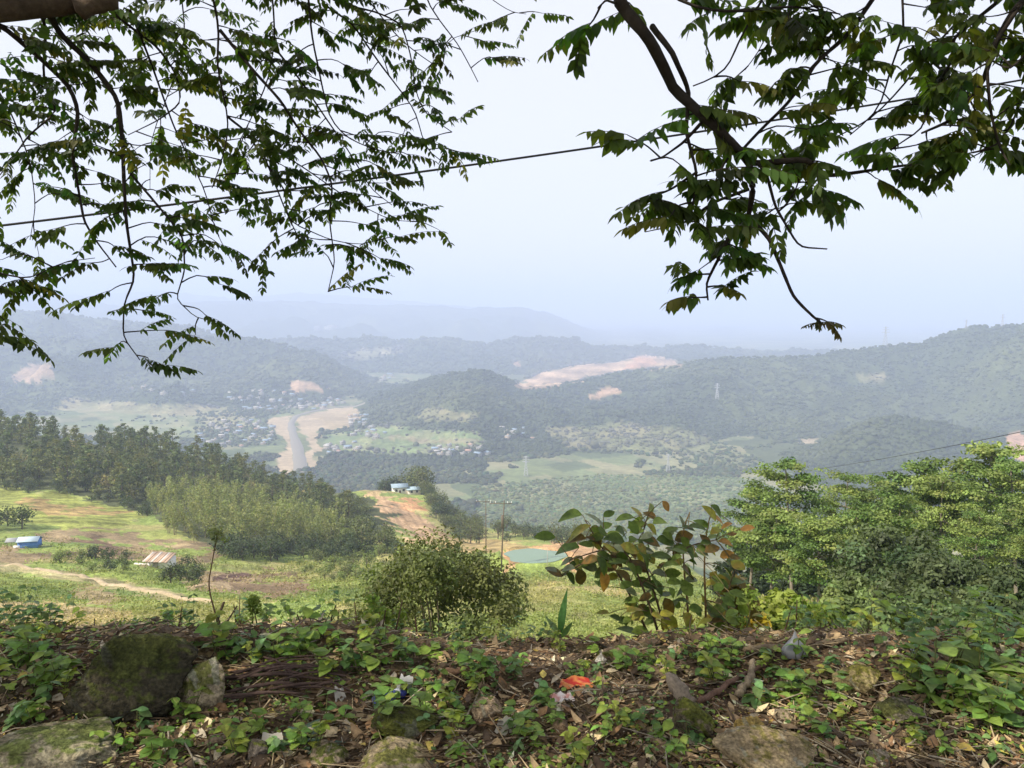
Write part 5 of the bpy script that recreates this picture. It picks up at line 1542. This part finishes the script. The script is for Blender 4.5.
strap_plant(100, 722, 5, 0.15, (0.12, 0.19, 0.06), 'long leaved plant between the boulder and the flat slab', 2, 1.2, 0.17)
strap_plant(165, 655, 4, 0.22, (0.10, 0.16, 0.04), 'long leaved plant leaning over the right shoulder of the boulder', 3, 1.3, 0.16)
strap_plant(300, 742, 14, 0.085, (0.13, 0.19, 0.14), 'frilly grey green plant in the lower left litter', 4, 1.2, 0.30)
strap_plant(322, 752, 12, 0.075, (0.14, 0.20, 0.15), 'second frilly grey green plant, right of the first', 5, 1.2, 0.30)
strap_plant(930, 690, 9, 0.15, (0.15, 0.22, 0.05), 'light green long leaved plant on the right edge of the litter', 6, 1.1, 0.22)
strap_plant(980, 672, 8, 0.17, (0.18, 0.25, 0.06), 'pale green broad bladed plant at the right edge', 7, 1.1, 0.25)

# ------------------------------------------------------------------ the big leaved shrub
SY = 4.15
sb = gp(655, 650); sb = np.array([(652 - 512) / F * SY, SY, float(sz((652 - 512) / F * SY, SY)[0]) - 0.02])
shrub = empty('big_leaved_shrub', sb)
tag(shrub, 'shrub with large round green, yellow and rusty leaves on the bank crest', 'shrub')
def q_(px, py, dy=0.0):
    return at(px, py, SY + dy) - sb
stems = [[(655, 652), (640, 615), (622, 580), (600, 545), (585, 520)], [(662, 650), (655, 620), (640, 580), (625, 545), (606, 548), (570, 560)],
         [(668, 650), (660, 610), (648, 575), (640, 540), (648, 515)], [(690, 650), (688, 610), (684, 570), (682, 530), (690, 512)],
         [(705, 648), (706, 610), (704, 570), (706, 530), (712, 510)], [(640, 585), (670, 560), (690, 545), (716, 540)], [(632, 562), (610, 555), (590, 560), (570, 570)], [(650, 560), (620, 540), (600, 530)],
         [(700, 648), (715, 615), (728, 590), (735, 570)], [(705, 640), (725, 620), (742, 600)]]
stem_pts = []
for k, s in enumerate(stems):
    dy = [0, -0.05, 0.05, 0.12, 0.1, 0.0, -0.1, 0.1, 0.15, 0.1][k]
    P = smooth_line([q_(a, b, dy * min(1, i / 2)) for i, (a, b) in enumerate(s)], 16, 2)
    mb = MB(); tube(mb, P, np.linspace(0.008 if k < 5 else 0.005, 0.003, 16), (0.13, 0.09, 0.05) if k not in (3, 4) else (0.27, 0.17, 0.07), 6)
    mb.build('stem', M_TWIG, shrub)
    stem_pts.append(P[3:])
SP = np.concatenate(stem_pts)
gD = (0.078, 0.118, 0.024); gM = (0.115, 0.16, 0.03); gO = (0.25, 0.25, 0.045); gY = (0.30, 0.27, 0.04); gB = (0.115, 0.085, 0.028); gR = (0.34, 0.17, 0.045); gG = (0.17, 0.19, 0.12)
def c3(x, y): return 520 + x * 0.2344, 480 + y * 0.2344
LV = [(215, 145, 105, 5, gD), (105, 243, 95, 3, gD), (345, 175, 120, 70, gG), (505, 135, 72, 60, gO), (625, 110, 50, 50, gR), (560, 140, 90, 80, gG), (815, 140, 90, 60, gY), (250, 210, 110, -15, gO), (235, 255, 95, -12, gB),
      (195, 290, 130, -10, gD), (145, 390, 85, 30, gB), (205, 395, 75, 20, gD), (258, 415, 85, 75, gB), (360, 435, 85, 70, gR), (455, 415, 95, 70, gB), (300, 340, 75, 10, gD), (470, 635, 95, 38, gD), (495, 550, 95, 25, gO), (550, 565, 85, 45, gM), (640, 545, 95, 60, gB),
      (630, 490, 78, 0, gD), (530, 440, 90, 30, gD), (510, 360, 95, 45, gB), (415, 350, 85, 0, gD), (600, 180, 85, 20, gM), (450, 155, 78, 10, gD), (570, 205, 62, 30, gY), (560, 255, 85, 5, gB), (470, 290, 85, 10, gO), (640, 215, 85, -10, gM), (700, 250, 85, -10, gB), (740, 330, 85, 40, gD),
      (885, 185, 50, 10, gR), (970, 205, 62, -20, gR), (880, 315, 62, -35, gR), (820, 300, 70, -20, gB), (760, 200, 85, -5, gD), (875, 260, 58, -10, gR), (650, 400, 78, 0, gM), (585, 450, 85, 10, gD), (700, 455, 82, -10, gD), (640, 620, 110, 70, gO), (585, 670, 62, 80, gB), (530, 665, 55, 20, gD),
      (380, 145, 60, -20, gD), (410, 250, 90, 30, gD), (600, 320, 90, 10, gD), (660, 300, 80, -30, gM), (790, 260, 70, 60, gB), (720, 400, 75, 50, gB), (540, 310, 80, 60, gD), (330, 260, 85, 40, gO), (690, 180, 70, 60, gG), (850, 160, 60, 10, gR), (905, 232, 45, 0, gR), (440, 220, 80, 15, gD), (500, 200, 85, -20, gM), (380, 290, 80, 0, gB), (620, 260, 85, 15, gD), (560, 390, 80, 20, gB), (780, 320, 60, 40, gD)]
rg = np.random.default_rng(90)
ROUND = np.array([0.15, 0.70, 0.97, 1.0, 0.88, 0.58, 0.06])
def big_leaf(px, py, Lpx, ang, col, dy, wide):
    Lm = 1.0 * Lpx * 0.2344 / F * SY
    c = q_(px, py, dy)
    j = np.argmin(np.linalg.norm((SP - c) * [1, 0.6, 1], axis=1)); s = SP[j]
    a = math.radians(ang)
    D = np.array([math.cos(a), rg.normal() * 0.35, -math.sin(a)])
    if D @ (c - s) < 0: D = -D
    D = unit(D)
    tilt = rg.uniform(0.0, 0.8)
    N0 = np.array([rg.normal() * 0.3, -tilt, 1.0])
    base = c - D * Lm * 0.5
    pet = MB(); tube(pet, smooth_line([s, (s + base) / 2 + [0, 0, 0.01], base], 5), [0.0022] * 5, (0.18, 0.14, 0.06), 4); 
    mb = MB()
    leaf_grid(mb, base[None], D[None], N0[None], Lm, Lm * wide, np.array([np.clip(np.asarray(col) * (1 + 0.15 * rg.normal()), 0.01, 0.5)]), 7, rg.uniform(0.05, 0.5), rg.uniform(-0.15, 0.6), ROUND)
    if col in (gB, gO, gR):       # rust spots and margins
        C = mb.c[-1]; k = rg.random(len(C)) < 0.35; C[k] = C[k] * 0.4 + 0.6 * (np.array([0.33, 0.19, 0.05]) if col != gB else np.array([0.24, 0.12, 0.03]))
    V_, F_ = mb.v[-1], mb.f4[-1]
    o = mb.build('leaf', M_LEAF, shrub, True)
    pet.build('leaf_stalk', M_TWIG, o)
for x, y, l, a, c in LV:
    px, py = c3(x, y)
    big_leaf(px, py, l, a, c, rg.normal() * 0.12, rg.uniform(0.30, 0.40))
for i in range(165):
    p = SP[rg.integers(len(SP))]
    w = p + sb
    px, py = proj(w[0], w[1], w[2])
    big_leaf(px + rg.normal() * 12, py + rg.normal() * 8, rg.uniform(42, 78), rg.uniform(-40, 60), [gD, gB, gM, gO, gM, gD, gG, gD, gM][i % 9], rg.normal() * 0.15, rg.uniform(0.28, 0.40))
for i in range(46):
    px, py = rg.uniform(595, 735), rg.uniform(545, 640)
    big_leaf(px, py, rg.uniform(40, 68), rg.uniform(-40, 60), [gO, gM, gD, gY, gM, gB][i % 6], rg.normal() * 0.12, rg.uniform(0.3, 0.42))
leafy_bush('rusty_bush', 'thin bush of small rusty leaves at the right foot of the big leaved shrub', 'bush', 728, 4.6, 565, 650, 75, (0.20, 0.15, 0.035), 14, 16, 0.075, 540, spread=0.2, stems=8, asp=0.75)

# more thin upright stems along the crest
rg = np.random.default_rng(95)
for i in range(26):
    px = [rg.uniform(150, 430), rg.uniform(150, 430), rg.uniform(700, 1010)][i % 3]; h = rg.uniform(26, 58)
    top = (px + rg.normal() * 9, 652 - h)
    kind = i % 2
    stem_plant(px, 655, [((px + top[0]) / 2 + rg.normal() * 3, 652 - h * 0.5), top], ['thin brown dead stem standing on the crest of the bank', 'slim leafy shoot standing on the crest of the bank'][kind], ['dry_stem', 'leafy_shoot'][kind], 0.0055, [(0.13, 0.085, 0.05), (0.13, 0.14, 0.05)][kind], y=rg.uniform(3.5, 4.0), head=None if kind == 0 else (0.22, 0.29, 0.06), cat=['dead stem', 'shoot'][kind])['group'] = ['thin dead stems on the crest', 'leafy shoots on the crest'][kind]

# ------------------------------------------------------------------ overhanging trees
M_CANOPY = mat_leaf('hanging_leaves', trans=0.55, rough=0.45, spec=0.3, tcol=(1.5, 1.55, 0.5))
M_LIMB = mat_surface('limb_bark', scales=((6, 0.7, 1.3), (40, 0.7, 1.2)), bump=0.8, bscale=30, bdist=0.01)
LEAFLET = np.array([0.25, 1.0, 0.72, 0.05])

def compound(mb, P, D, Nn, L, npair, ll, wid, cols, rg, droop=0.6):
    """pinnate leaves: arched stalks and paired leaflets"""
    n = len(P)
    D = unit(D); S = unit(np.cross(D, Nn)); U = np.cross(S, D)
    t = (np.arange(npair) + 0.7) / npair
    cen = P[:, None] + D[:, None] * (L[:, None] * t)[..., None] - U[:, None] * (L[:, None] * 0.2 * t ** 2)[..., None]
    for sgn in (1, -1):
        jit = rg.normal(size=(n, npair, 3)) * 0.16
        dl = sgn * S[:, None] * 0.62 + D[:, None] * 0.30 - np.array([0, 0, 1.0]) * droop + jit
        nn = U[:, None] * 0.9 + sgn * S[:, None] * 0.4 + rg.normal(size=(n, npair, 3)) * 0.25
        l = ll[:, None] * (0.75 + 0.5 * rg.random((n, npair))) * np.where(t > 0.85, 0.75, 1)
        cc = np.repeat(cols, npair, 0) * (1 + 0.15 * rg.normal(size=(n * npair, 1)))
        leaf_grid(mb, cen.reshape(-1, 3), dl.reshape(-1, 3), nn.reshape(-1, 3), l.ravel(), l.ravel() * wid, np.clip(cc, 0.008, 0.5), 4, 0.12, 0.2, LEAFLET)
    tip = P + D * L[:, None] - U * (L * 0.2)[:, None]
    leaf_grid(mb, tip, D - U * 0.5, Nn, ll * 0.9, ll * 0.9 * wid, np.clip(cols, 0.008, 0.5), 4, 0.1, 0.2, LEAFLET)
    # stalks
    K = 4; s = np.linspace(0, 1, K)
    mid = P[:, None] + D[:, None] * (L[:, None] * s)[..., None] - U[:, None] * (L[:, None] * 0.2 * s ** 2)[..., None]
    w = 0.0016
    V = np.stack([mid + S[:, None] * w, mid + U[:, None] * w * 1.5, mid - S[:, None] * w], 2).reshape(-1, 3)
    q = np.array([(3 * i + j, 3 * i + (j + 1) % 3, 3 * i + 3 + (j + 1) % 3, 3 * i + 3 + j) for i in range(K - 1) for j in range(3)])
    mb.add(V, (q[None] + (np.arange(n) * 3 * K)[:, None, None]).reshape(-1, 4), (0.07, 0.06, 0.03))

def dress(leafmb, twigmb, line, rg, step, spur, nleaf, L, ll, wid, npair, start=0.12, dens=1.0, bias=(0.35, -0.12), col=(0.050, 0.082, 0.018)):
    """side twigs along a branch line, each with a few pinnate leaves"""
    seg = np.linalg.norm(np.diff(line, axis=0), axis=1); Ls = np.concatenate([[0], np.cumsum(seg)])
    P = []; D = []; Nn = []
    s = Ls[-1] * start
    side = 1
    while s < Ls[-1]:
        if rg.random() < dens:
            p = np.array([np.interp(s, Ls, line[:, k]) for k in range(3)])
            f = s / Ls[-1]
            d = np.array([side * rg.uniform(0.4, 1.0) + bias[0], rg.normal() * 0.6, rg.normal() * 0.25 + bias[1]])
            d = unit(d); l = spur * rg.uniform(0.5, 1.25) * (0.6 + 0.6 * f)
            e = p + d * l
            m = (p + e) / 2 + rg.normal(size=3) * l * 0.08 + [0, 0, 0.04 * l]
            tl = smooth_line([p, m, e - [0, 0, 0.10 * l]], 6, 1)
            tube(twigmb, tl, np.linspace(0.0046, 0.002, 6), (0.03, 0.024, 0.02), 4)
            k = max(1, int(round(nleaf * rg.uniform(0.6, 1.3))))
            for j in range(k):
                tt = 1.0 if j == 0 else rg.uniform(0.25, 0.95)
                q = np.array([np.interp(tt, np.linspace(0, 1, 6), tl[:, c]) for c in range(3)])
                dd = d + np.array([rg.normal() * 0.7, rg.normal() * 0.7, rg.normal() * 0.24 - 0.05])
                P.append(q); D.append(unit(dd)); Nn.append((rg.normal() * 0.2, rg.normal() * 0.2, 1))
        side = -side if rg.random() < 0.7 else side
        s += step * rg.uniform(0.6, 1.4)
    if not P: return
    P = np.array(P); n = len(P)
    cols = np.asarray(col) * (1 + 0.25 * rg.normal(size=(n, 1))) * (1 + 0.12 * rg.normal(size=(n, 3)) * [1.3, 0.4, 0.5])
    yl = rg.random(n) < 0.05
    cols[yl] = np.array([0.13, 0.13, 0.03])
    compound(leafmb, P, np.array(D), np.array(Nn), L * rg.uniform(0.6, 1.2, n), npair, ll * rg.uniform(0.8, 1.15, n), wid, np.clip(cols, 0.01, 0.4), rg)

rg = np.random.default_rng(1234)
def build_branch(tree, pts, Y, r0, r1, mbset, rg, up=None, **kw):
    """one bough through picture points given its own depth run"""
    y0, y1 = Y
    P = [at(a, b, y0 + (y1 - y0) * i / (len(pts) - 1) + rg.normal() * 0.05) for i, (a, b) in enumerate(pts)]
    if up is not None:
        P = [np.asarray(up, float)] + P
    n = max(16, len(P) * 4)
    ln = smooth_line(P, n, 1)
    mb = MB(); tube(mb, ln, np.linspace(r0, r1, n), (0.034, 0.027, 0.022), 7, jitter=0.05)
    lm = MB()
    dress(lm, mb, ln, rg, **kw)
    bo = mb.build('branch', M_LIMB, tree, True)
    if lm.v: lm.build('foliage', M_CANOPY, bo)
    return ln

# left tree: trunk out of the picture on the left, limbs reaching over the bank
lt = empty('overhanging_tree', (0, 0, 0))
tag(lt, 'overhanging tree whose fine leaved twigs hang down across the upper left', 'tree')
def limb(tree, pts, r, name='limb', mat=None, n=24, jit=0.06):
    mb = MB(); P = smooth_line(pts, n, 3); tube(mb, P, np.linspace(r[0], r[1], n) * (1 + 0.22 * fbm(np.arange(n) / 2.5, np.zeros(n), 5, 3)), (0.085, 0.060, 0.043), 12, jitter=jit)
    return mb.build(name, mat or M_LIMB, tree, True)
tx, ty = -4.9, 1.2
limb(lt, [(tx, ty, -0.4), (tx + 0.1, ty, 1.5), (tx + 0.25, ty + 0.1, 3.4), (tx + 0.4, ty + 0.1, 5.4)], (0.30, 0.17), 'trunk')
lim = [np.array([tx + 0.2, ty + 0.1, 2.9]), at(-150, 10, 3.6), at(0, 8, 4.2), at(48, 12, 4.3), at(84, -2, 4.35), at(118, -14, 4.5)]
limb(lt, lim, (0.14, 0.062), 'limb')
limb(lt, [at(78, 10, 4.3), at(98, 2, 4.33), at(116, 0, 4.36)], (0.050, 0.045), 'broken_stub', n=8)
over = [np.array([tx + 0.3, ty + 0.1, 4.0]), np.array([-3.2, 3.4, 4.4]), np.array([-1.6, 4.8, 4.4]), np.array([0.3, 5.4, 4.25])]
limb(lt, over, (0.12, 0.035), 'limb')
KL = dict(step=0.12, spur=0.22, nleaf=2.7, L=0.25, ll=0.056, wid=0.26, npair=7, bias=(0.30, -0.02))
LB = [
    ([(0, 24), (46, 63), (70, 87), (79, 111), (72, 154), (79, 193), (84, 221), (96, 241), (116, 267)], (4.4, 4.7), 0.016, 0.004, at(-60, 4, 4.1)),
    ([(60, 34), (91, 63), (118, 99), (123, 144), (124, 183), (126, 221), (132, 260), (135, 279), (124, 303), (123, 337), (140, 360)], (4.5, 4.8), 0.018, 0.003, at(48, 12, 4.3)),
    ([(46, 29), (43, 77), (58, 111), (29, 135), (12, 159), (0, 175)], (4.6, 4.9), 0.010, 0.003, at(40, 12, 4.3)),
    ([(120, 19), (159, 48), (178, 77), (181, 103), (159, 120), (128, 135)], (4.9, 5.2), 0.010, 0.003, at(100, 0, 4.6)),
    ([(214, 0), (219, 29), (217, 67), (226, 106), (229, 130), (221, 164), (212, 188)], (4.8, 5.0), 0.012, 0.003, (-2.0, 4.6, 4.3)),
    ([(220, 30), (252, 69), (281, 101), (301, 133), (321, 157), (333, 185), (329, 218), (335, 262), (328, 292)], (4.9, 5.3), 0.011, 0.003, None),
    ([(228, 117), (248, 133), (264, 161), (285, 190), (287, 214), (303, 247)], (5.0, 5.1), 0.008, 0.003, None),
    ([(273, 0), (275, 40), (268, 81), (252, 117), (240, 140)], (5.2, 5.4), 0.009, 0.003, (-1.6, 4.8, 4.35)),
    ([(309, 0), (311, 32), (321, 81), (329, 117), (345, 137), (375, 150), (400, 154)], (5.1, 5.3), 0.010, 0.003, (-1.4, 4.9, 4.35)),
    ([(275, 48), (301, 81), (325, 117), (348, 150), (372, 190), (392, 205)], (5.2, 5.5), 0.007, 0.003, None),
    ([(317, 0), (353, 24), (377, 60), (400, 90), (415, 110), (426, 150), (440, 160)], (5.2, 5.6), 0.010, 0.003, (-1.1, 5.0, 4.35)),
    ([(341, 4), (377, 12), (402, 24), (412, 60), (415, 90), (424, 113), (452, 132)], (5.4, 5.7), 0.009, 0.003, (-1.0, 5.1, 4.35)),
    ([(426, 0), (442, 24), (458, 44), (470, 66), (478, 82)], (5.5, 5.7), 0.007, 0.003, (-0.6, 5.2, 4.3)),
    ([(480, -10), (498, 4), (512, 12), (526, 14)], (5.6, 5.7), 0.004, 0.002, (-0.3, 5.3, 4.3)),
    ([(0, 274), (29, 279), (63, 262), (95, 258)], (4.2, 4.3), 0.006, 0.002, at(-90, 240, 4.1)),
    ([(130, 173), (159, 207), (183, 236), (185, 270), (176, 299), (196, 318), (222, 322)], (4.7, 4.8), 0.008, 0.002, None),
    ([(0, 101), (29, 99), (60, 106), (80, 118)], (4.9, 5.0), 0.006, 0.002, at(-70, 90, 4.7)),
    ([(-40, 300), (-12, 322), (4, 346)], (4.1, 4.2), 0.005, 0.002, at(-90, 240, 4.1)),
    ([(150, 60), (175, 130), (205, 190), (215, 230), (232, 262)], (5.0, 5.2), 0.008, 0.002, at(130, 10, 4.7)),
    ([(-20, 60), (10, 110), (30, 160), (36, 205), (30, 240)], (4.8, 5.0), 0.008, 0.002, at(-40, 6, 4.3)),
    ([(110, 30), (150, 20), (190, 40), (240, 40)], (5.4, 5.6), 0.008, 0.002, at(90, 0, 4.6)),
    ([(180, -20), (186, 40), (170, 90), (150, 140), (150, 190)], (5.4, 5.6), 0.008, 0.002, (-2.3, 4.4, 4.35)),
    ([(360, -10), (400, 40), (440, 70), (445, 40), (478, 30)], (5.6, 5.8), 0.007, 0.002, (-0.8, 5.1, 4.3)),
    ([(240, 130), (300, 165), (350, 200), (390, 220), (420, 222)], (5.3, 5.5), 0.006, 0.002, None),
    ([(262, 150), (290, 222), (330, 240), (360, 245), (386, 238)], (5.2, 5.4), 0.006, 0.002, None),
]
for i, (pts, Y, r0, r1, up) in enumerate(LB):
    kw = dict(KL)
    if i in (13, 14, 17): kw['dens'] = 0.8
    build_branch(lt, pts, Y, r0, r1, None, rg, up, **kw)

# right tree
rt = empty('overhanging_tree', (0, 0, 0))
tag(rt, 'overhanging tree with a dark forking bough and larger leaves across the upper right', 'tree')
ux, uy = 5.2, 0.6
limb(rt, [(ux, uy, -0.4), (ux, uy, 1.6), (ux - 0.2, uy + 0.1, 3.6), (ux - 0.5, uy + 0.2, 5.2)], (0.26, 0.15), 'trunk')
limb(rt, [(ux - 0.15, uy + 0.1, 3.2), (3.6, 2.2, 3.75), (2.0, 3.2, 3.7), (0.6, 3.2, 3.2)], (0.12, 0.05), 'limb')
limb(rt, [(3.6, 2.2, 3.75), (3.3, 3.0, 3.4), at(1060, -30, 3.5)], (0.06, 0.03), 'limb', n=10)
KR = dict(step=0.115, spur=0.15, nleaf=2.9, L=0.18, ll=0.064, wid=0.25, npair=6, bias=(0.15, -0.05))
RB = [
    ([(616, 0), (646, 34), (667, 73), (672, 88), (706, 118), (736, 146), (749, 163)], (3.1, 3.3), 0.032, 0.017, (0.55, 3.15, 3.2), dict(start=0.5, dens=0.25)),
    ([(749, 163), (753, 189), (749, 215), (727, 240), (719, 258), (706, 283), (708, 300)], (3.3, 3.4), 0.016, 0.004, None, dict(start=0.5, step=0.05, spur=0.09, L=0.13, ll=0.055)),
    ([(749, 215), (770, 240), (779, 262), (793, 296), (808, 312), (822, 324)], (3.35, 3.3), 0.010, 0.005, None, dict(start=0.9, step=0.05, spur=0.07, L=0.07, ll=0.03, nleaf=2, col=(0.05, 0.05, 0.025))),
    ([(652, 26), (672, 52), (689, 90), (686, 133), (697, 172), (693, 206), (689, 223)], (3.15, 3.2), 0.013, 0.004, None, dict(start=0.5)),
    ([(762, 0), (740, 39), (727, 69), (710, 80), (693, 86)], (3.4, 3.3), 0.008, 0.003, (1.3, 3.2, 3.3), dict(start=0.1, dens=0.4)),
    ([(749, 163), (766, 163), (806, 159), (827, 176), (860, 172), (883, 168), (943, 161)], (3.3, 3.6), 0.014, 0.004, None, dict(start=0.25)),
    ([(872, 0), (849, 34), (814, 64), (789, 103), (765, 125), (742, 150)], (3.5, 3.35), 0.014, 0.006, (1.9, 3.2, 3.4), {}),
    ([(1014, 9), (995, 43), (982, 86), (952, 120), (922, 133)], (3.4, 3.5), 0.018, 0.005, at(1060, -30, 3.5), {}),
    ([(952, 39), (954, 56), (930, 103), (922, 129), (890, 150)], (3.6, 3.6), 0.009, 0.003, at(1000, 0, 3.5), {}),
    ([(1024, 0), (986, 56), (990, 110), (1000, 150), (1010, 165)], (3.3, 3.3), 0.012, 0.004, at(1060, -30, 3.5), {}),
    ([(753, 159), (766, 172), (775, 206), (799, 247), (827, 249)], (3.35, 3.3), 0.008, 0.003, None, dict(start=0.3, dens=0.18)),
    ([(620, 5), (606, 0), (598, 8)], (3.0, 3.0), 0.006, 0.003, None, {}),
    ([(706, 118), (684, 142), (663, 157), (650, 161)], (3.25, 3.2), 0.008, 0.002, None, dict(start=0.35)),
    ([(749, 189), (714, 202), (684, 223), (664, 228), (645, 232)], (3.35, 3.2), 0.008, 0.002, None, dict(start=0.2)),
    ([(697, 172), (670, 190), (648, 198), (634, 202)], (3.2, 3.1), 0.006, 0.002, None, {}),
    ([(660, -10), (700, 10), (740, 12), (790, 6), (840, 14)], (3.3, 3.5), 0.010, 0.003, (1.0, 3.2, 3.3), {}),
    ([(800, -10), (830, 20), (820, 60), (800, 90)], (3.5, 3.5), 0.008, 0.003, (1.6, 3.2, 3.4), {}),
    ([(900, -10), (905, 30), (890, 70), (880, 110), (850, 135)], (3.6, 3.7), 0.009, 0.003, (2.2, 3.1, 3.4), {}),
    ([(980, -10), (960, 20), (930, 50), (900, 90), (870, 120), (830, 140)], (3.7, 3.8), 0.009, 0.003, (2.6, 3.0, 3.5), {}),
    ([(1040, 60), (1024, 90), (1010, 130), (985, 150), (960, 155)], (3.5, 3.5), 0.007, 0.003, at(1090, 0, 3.5), {}),
    ([(930, 60), (965, 90), (980, 120), (975, 145)], (3.7, 3.7), 0.006, 0.003, None, {}),
    ([(780, 150), (800, 180), (790, 200), (775, 215)], (3.4, 3.4), 0.005, 0.002, None, {}),
    ([(1070, 20), (1040, 40), (1010, 70), (990, 60)], (3.1, 3.2), 0.008, 0.003, at(1100, -30, 3.1), {}),
    ([(780, -5), (770, 25), (760, 50), (745, 70)], (3.6, 3.6), 0.006, 0.002, (1.4, 3.3, 3.3), {}),
    ([(736, 146), (720, 170), (735, 190), (745, 200)], (3.2, 3.15), 0.006, 0.002, None, {}),
]
for pts, Y, r0, r1, up, ex in RB:
    kw = dict(KR); kw.update(ex)
    if 'col' not in ex: kw['col'] = (0.062, 0.098, 0.020)
    build_branch(rt, pts, Y, r0, r1, None, rg, up, **kw)

# the rest of both crowns, overhead and behind the camera: they shade the bank
def overhead(tree, c, rad, n, seed):
    rg = np.random.default_rng(seed)
    P = np.asarray(c) + unit(rg.normal(size=(n * 2, 3))) * rg.random((n * 2, 1)) ** 0.4 * np.asarray(rad)
    ok = (P[:, 2] > 1.5 + np.clip(P[:, 1], 0, 20) * 0.50 + 0.35) & (P[:, 2] > 3.2)
    P = P[ok][:n]; n = len(P)
    a = rg.random(n) * 6.28
    mb = MB()
    D = np.stack([np.cos(a), np.sin(a), rg.normal(size=n) * 0.2 - 0.1], 1)
    cols = np.array([0.050, 0.082, 0.018]) * (1 + 0.25 * rg.normal(size=(n, 1)))
    compound(mb, P, D, np.stack([rg.normal(size=n) * 0.3, rg.normal(size=n) * 0.3, np.ones(n)], 1), 0.32 * rg.uniform(0.7, 1.2, n), 5, 0.10 * rg.uniform(0.8, 1.2, n), 0.24, np.clip(cols, 0.01, 0.3), rg)
    mb.build('crown', M_CANOPY, tree)
overhead(lt, (-3.4, 1.0, 5.8), (6.0, 5.5, 1.6), 3600, 3)
overhead(rt, (3.0, 0.5, 5.6), (5.0, 4.5, 1.5), 1500, 4)
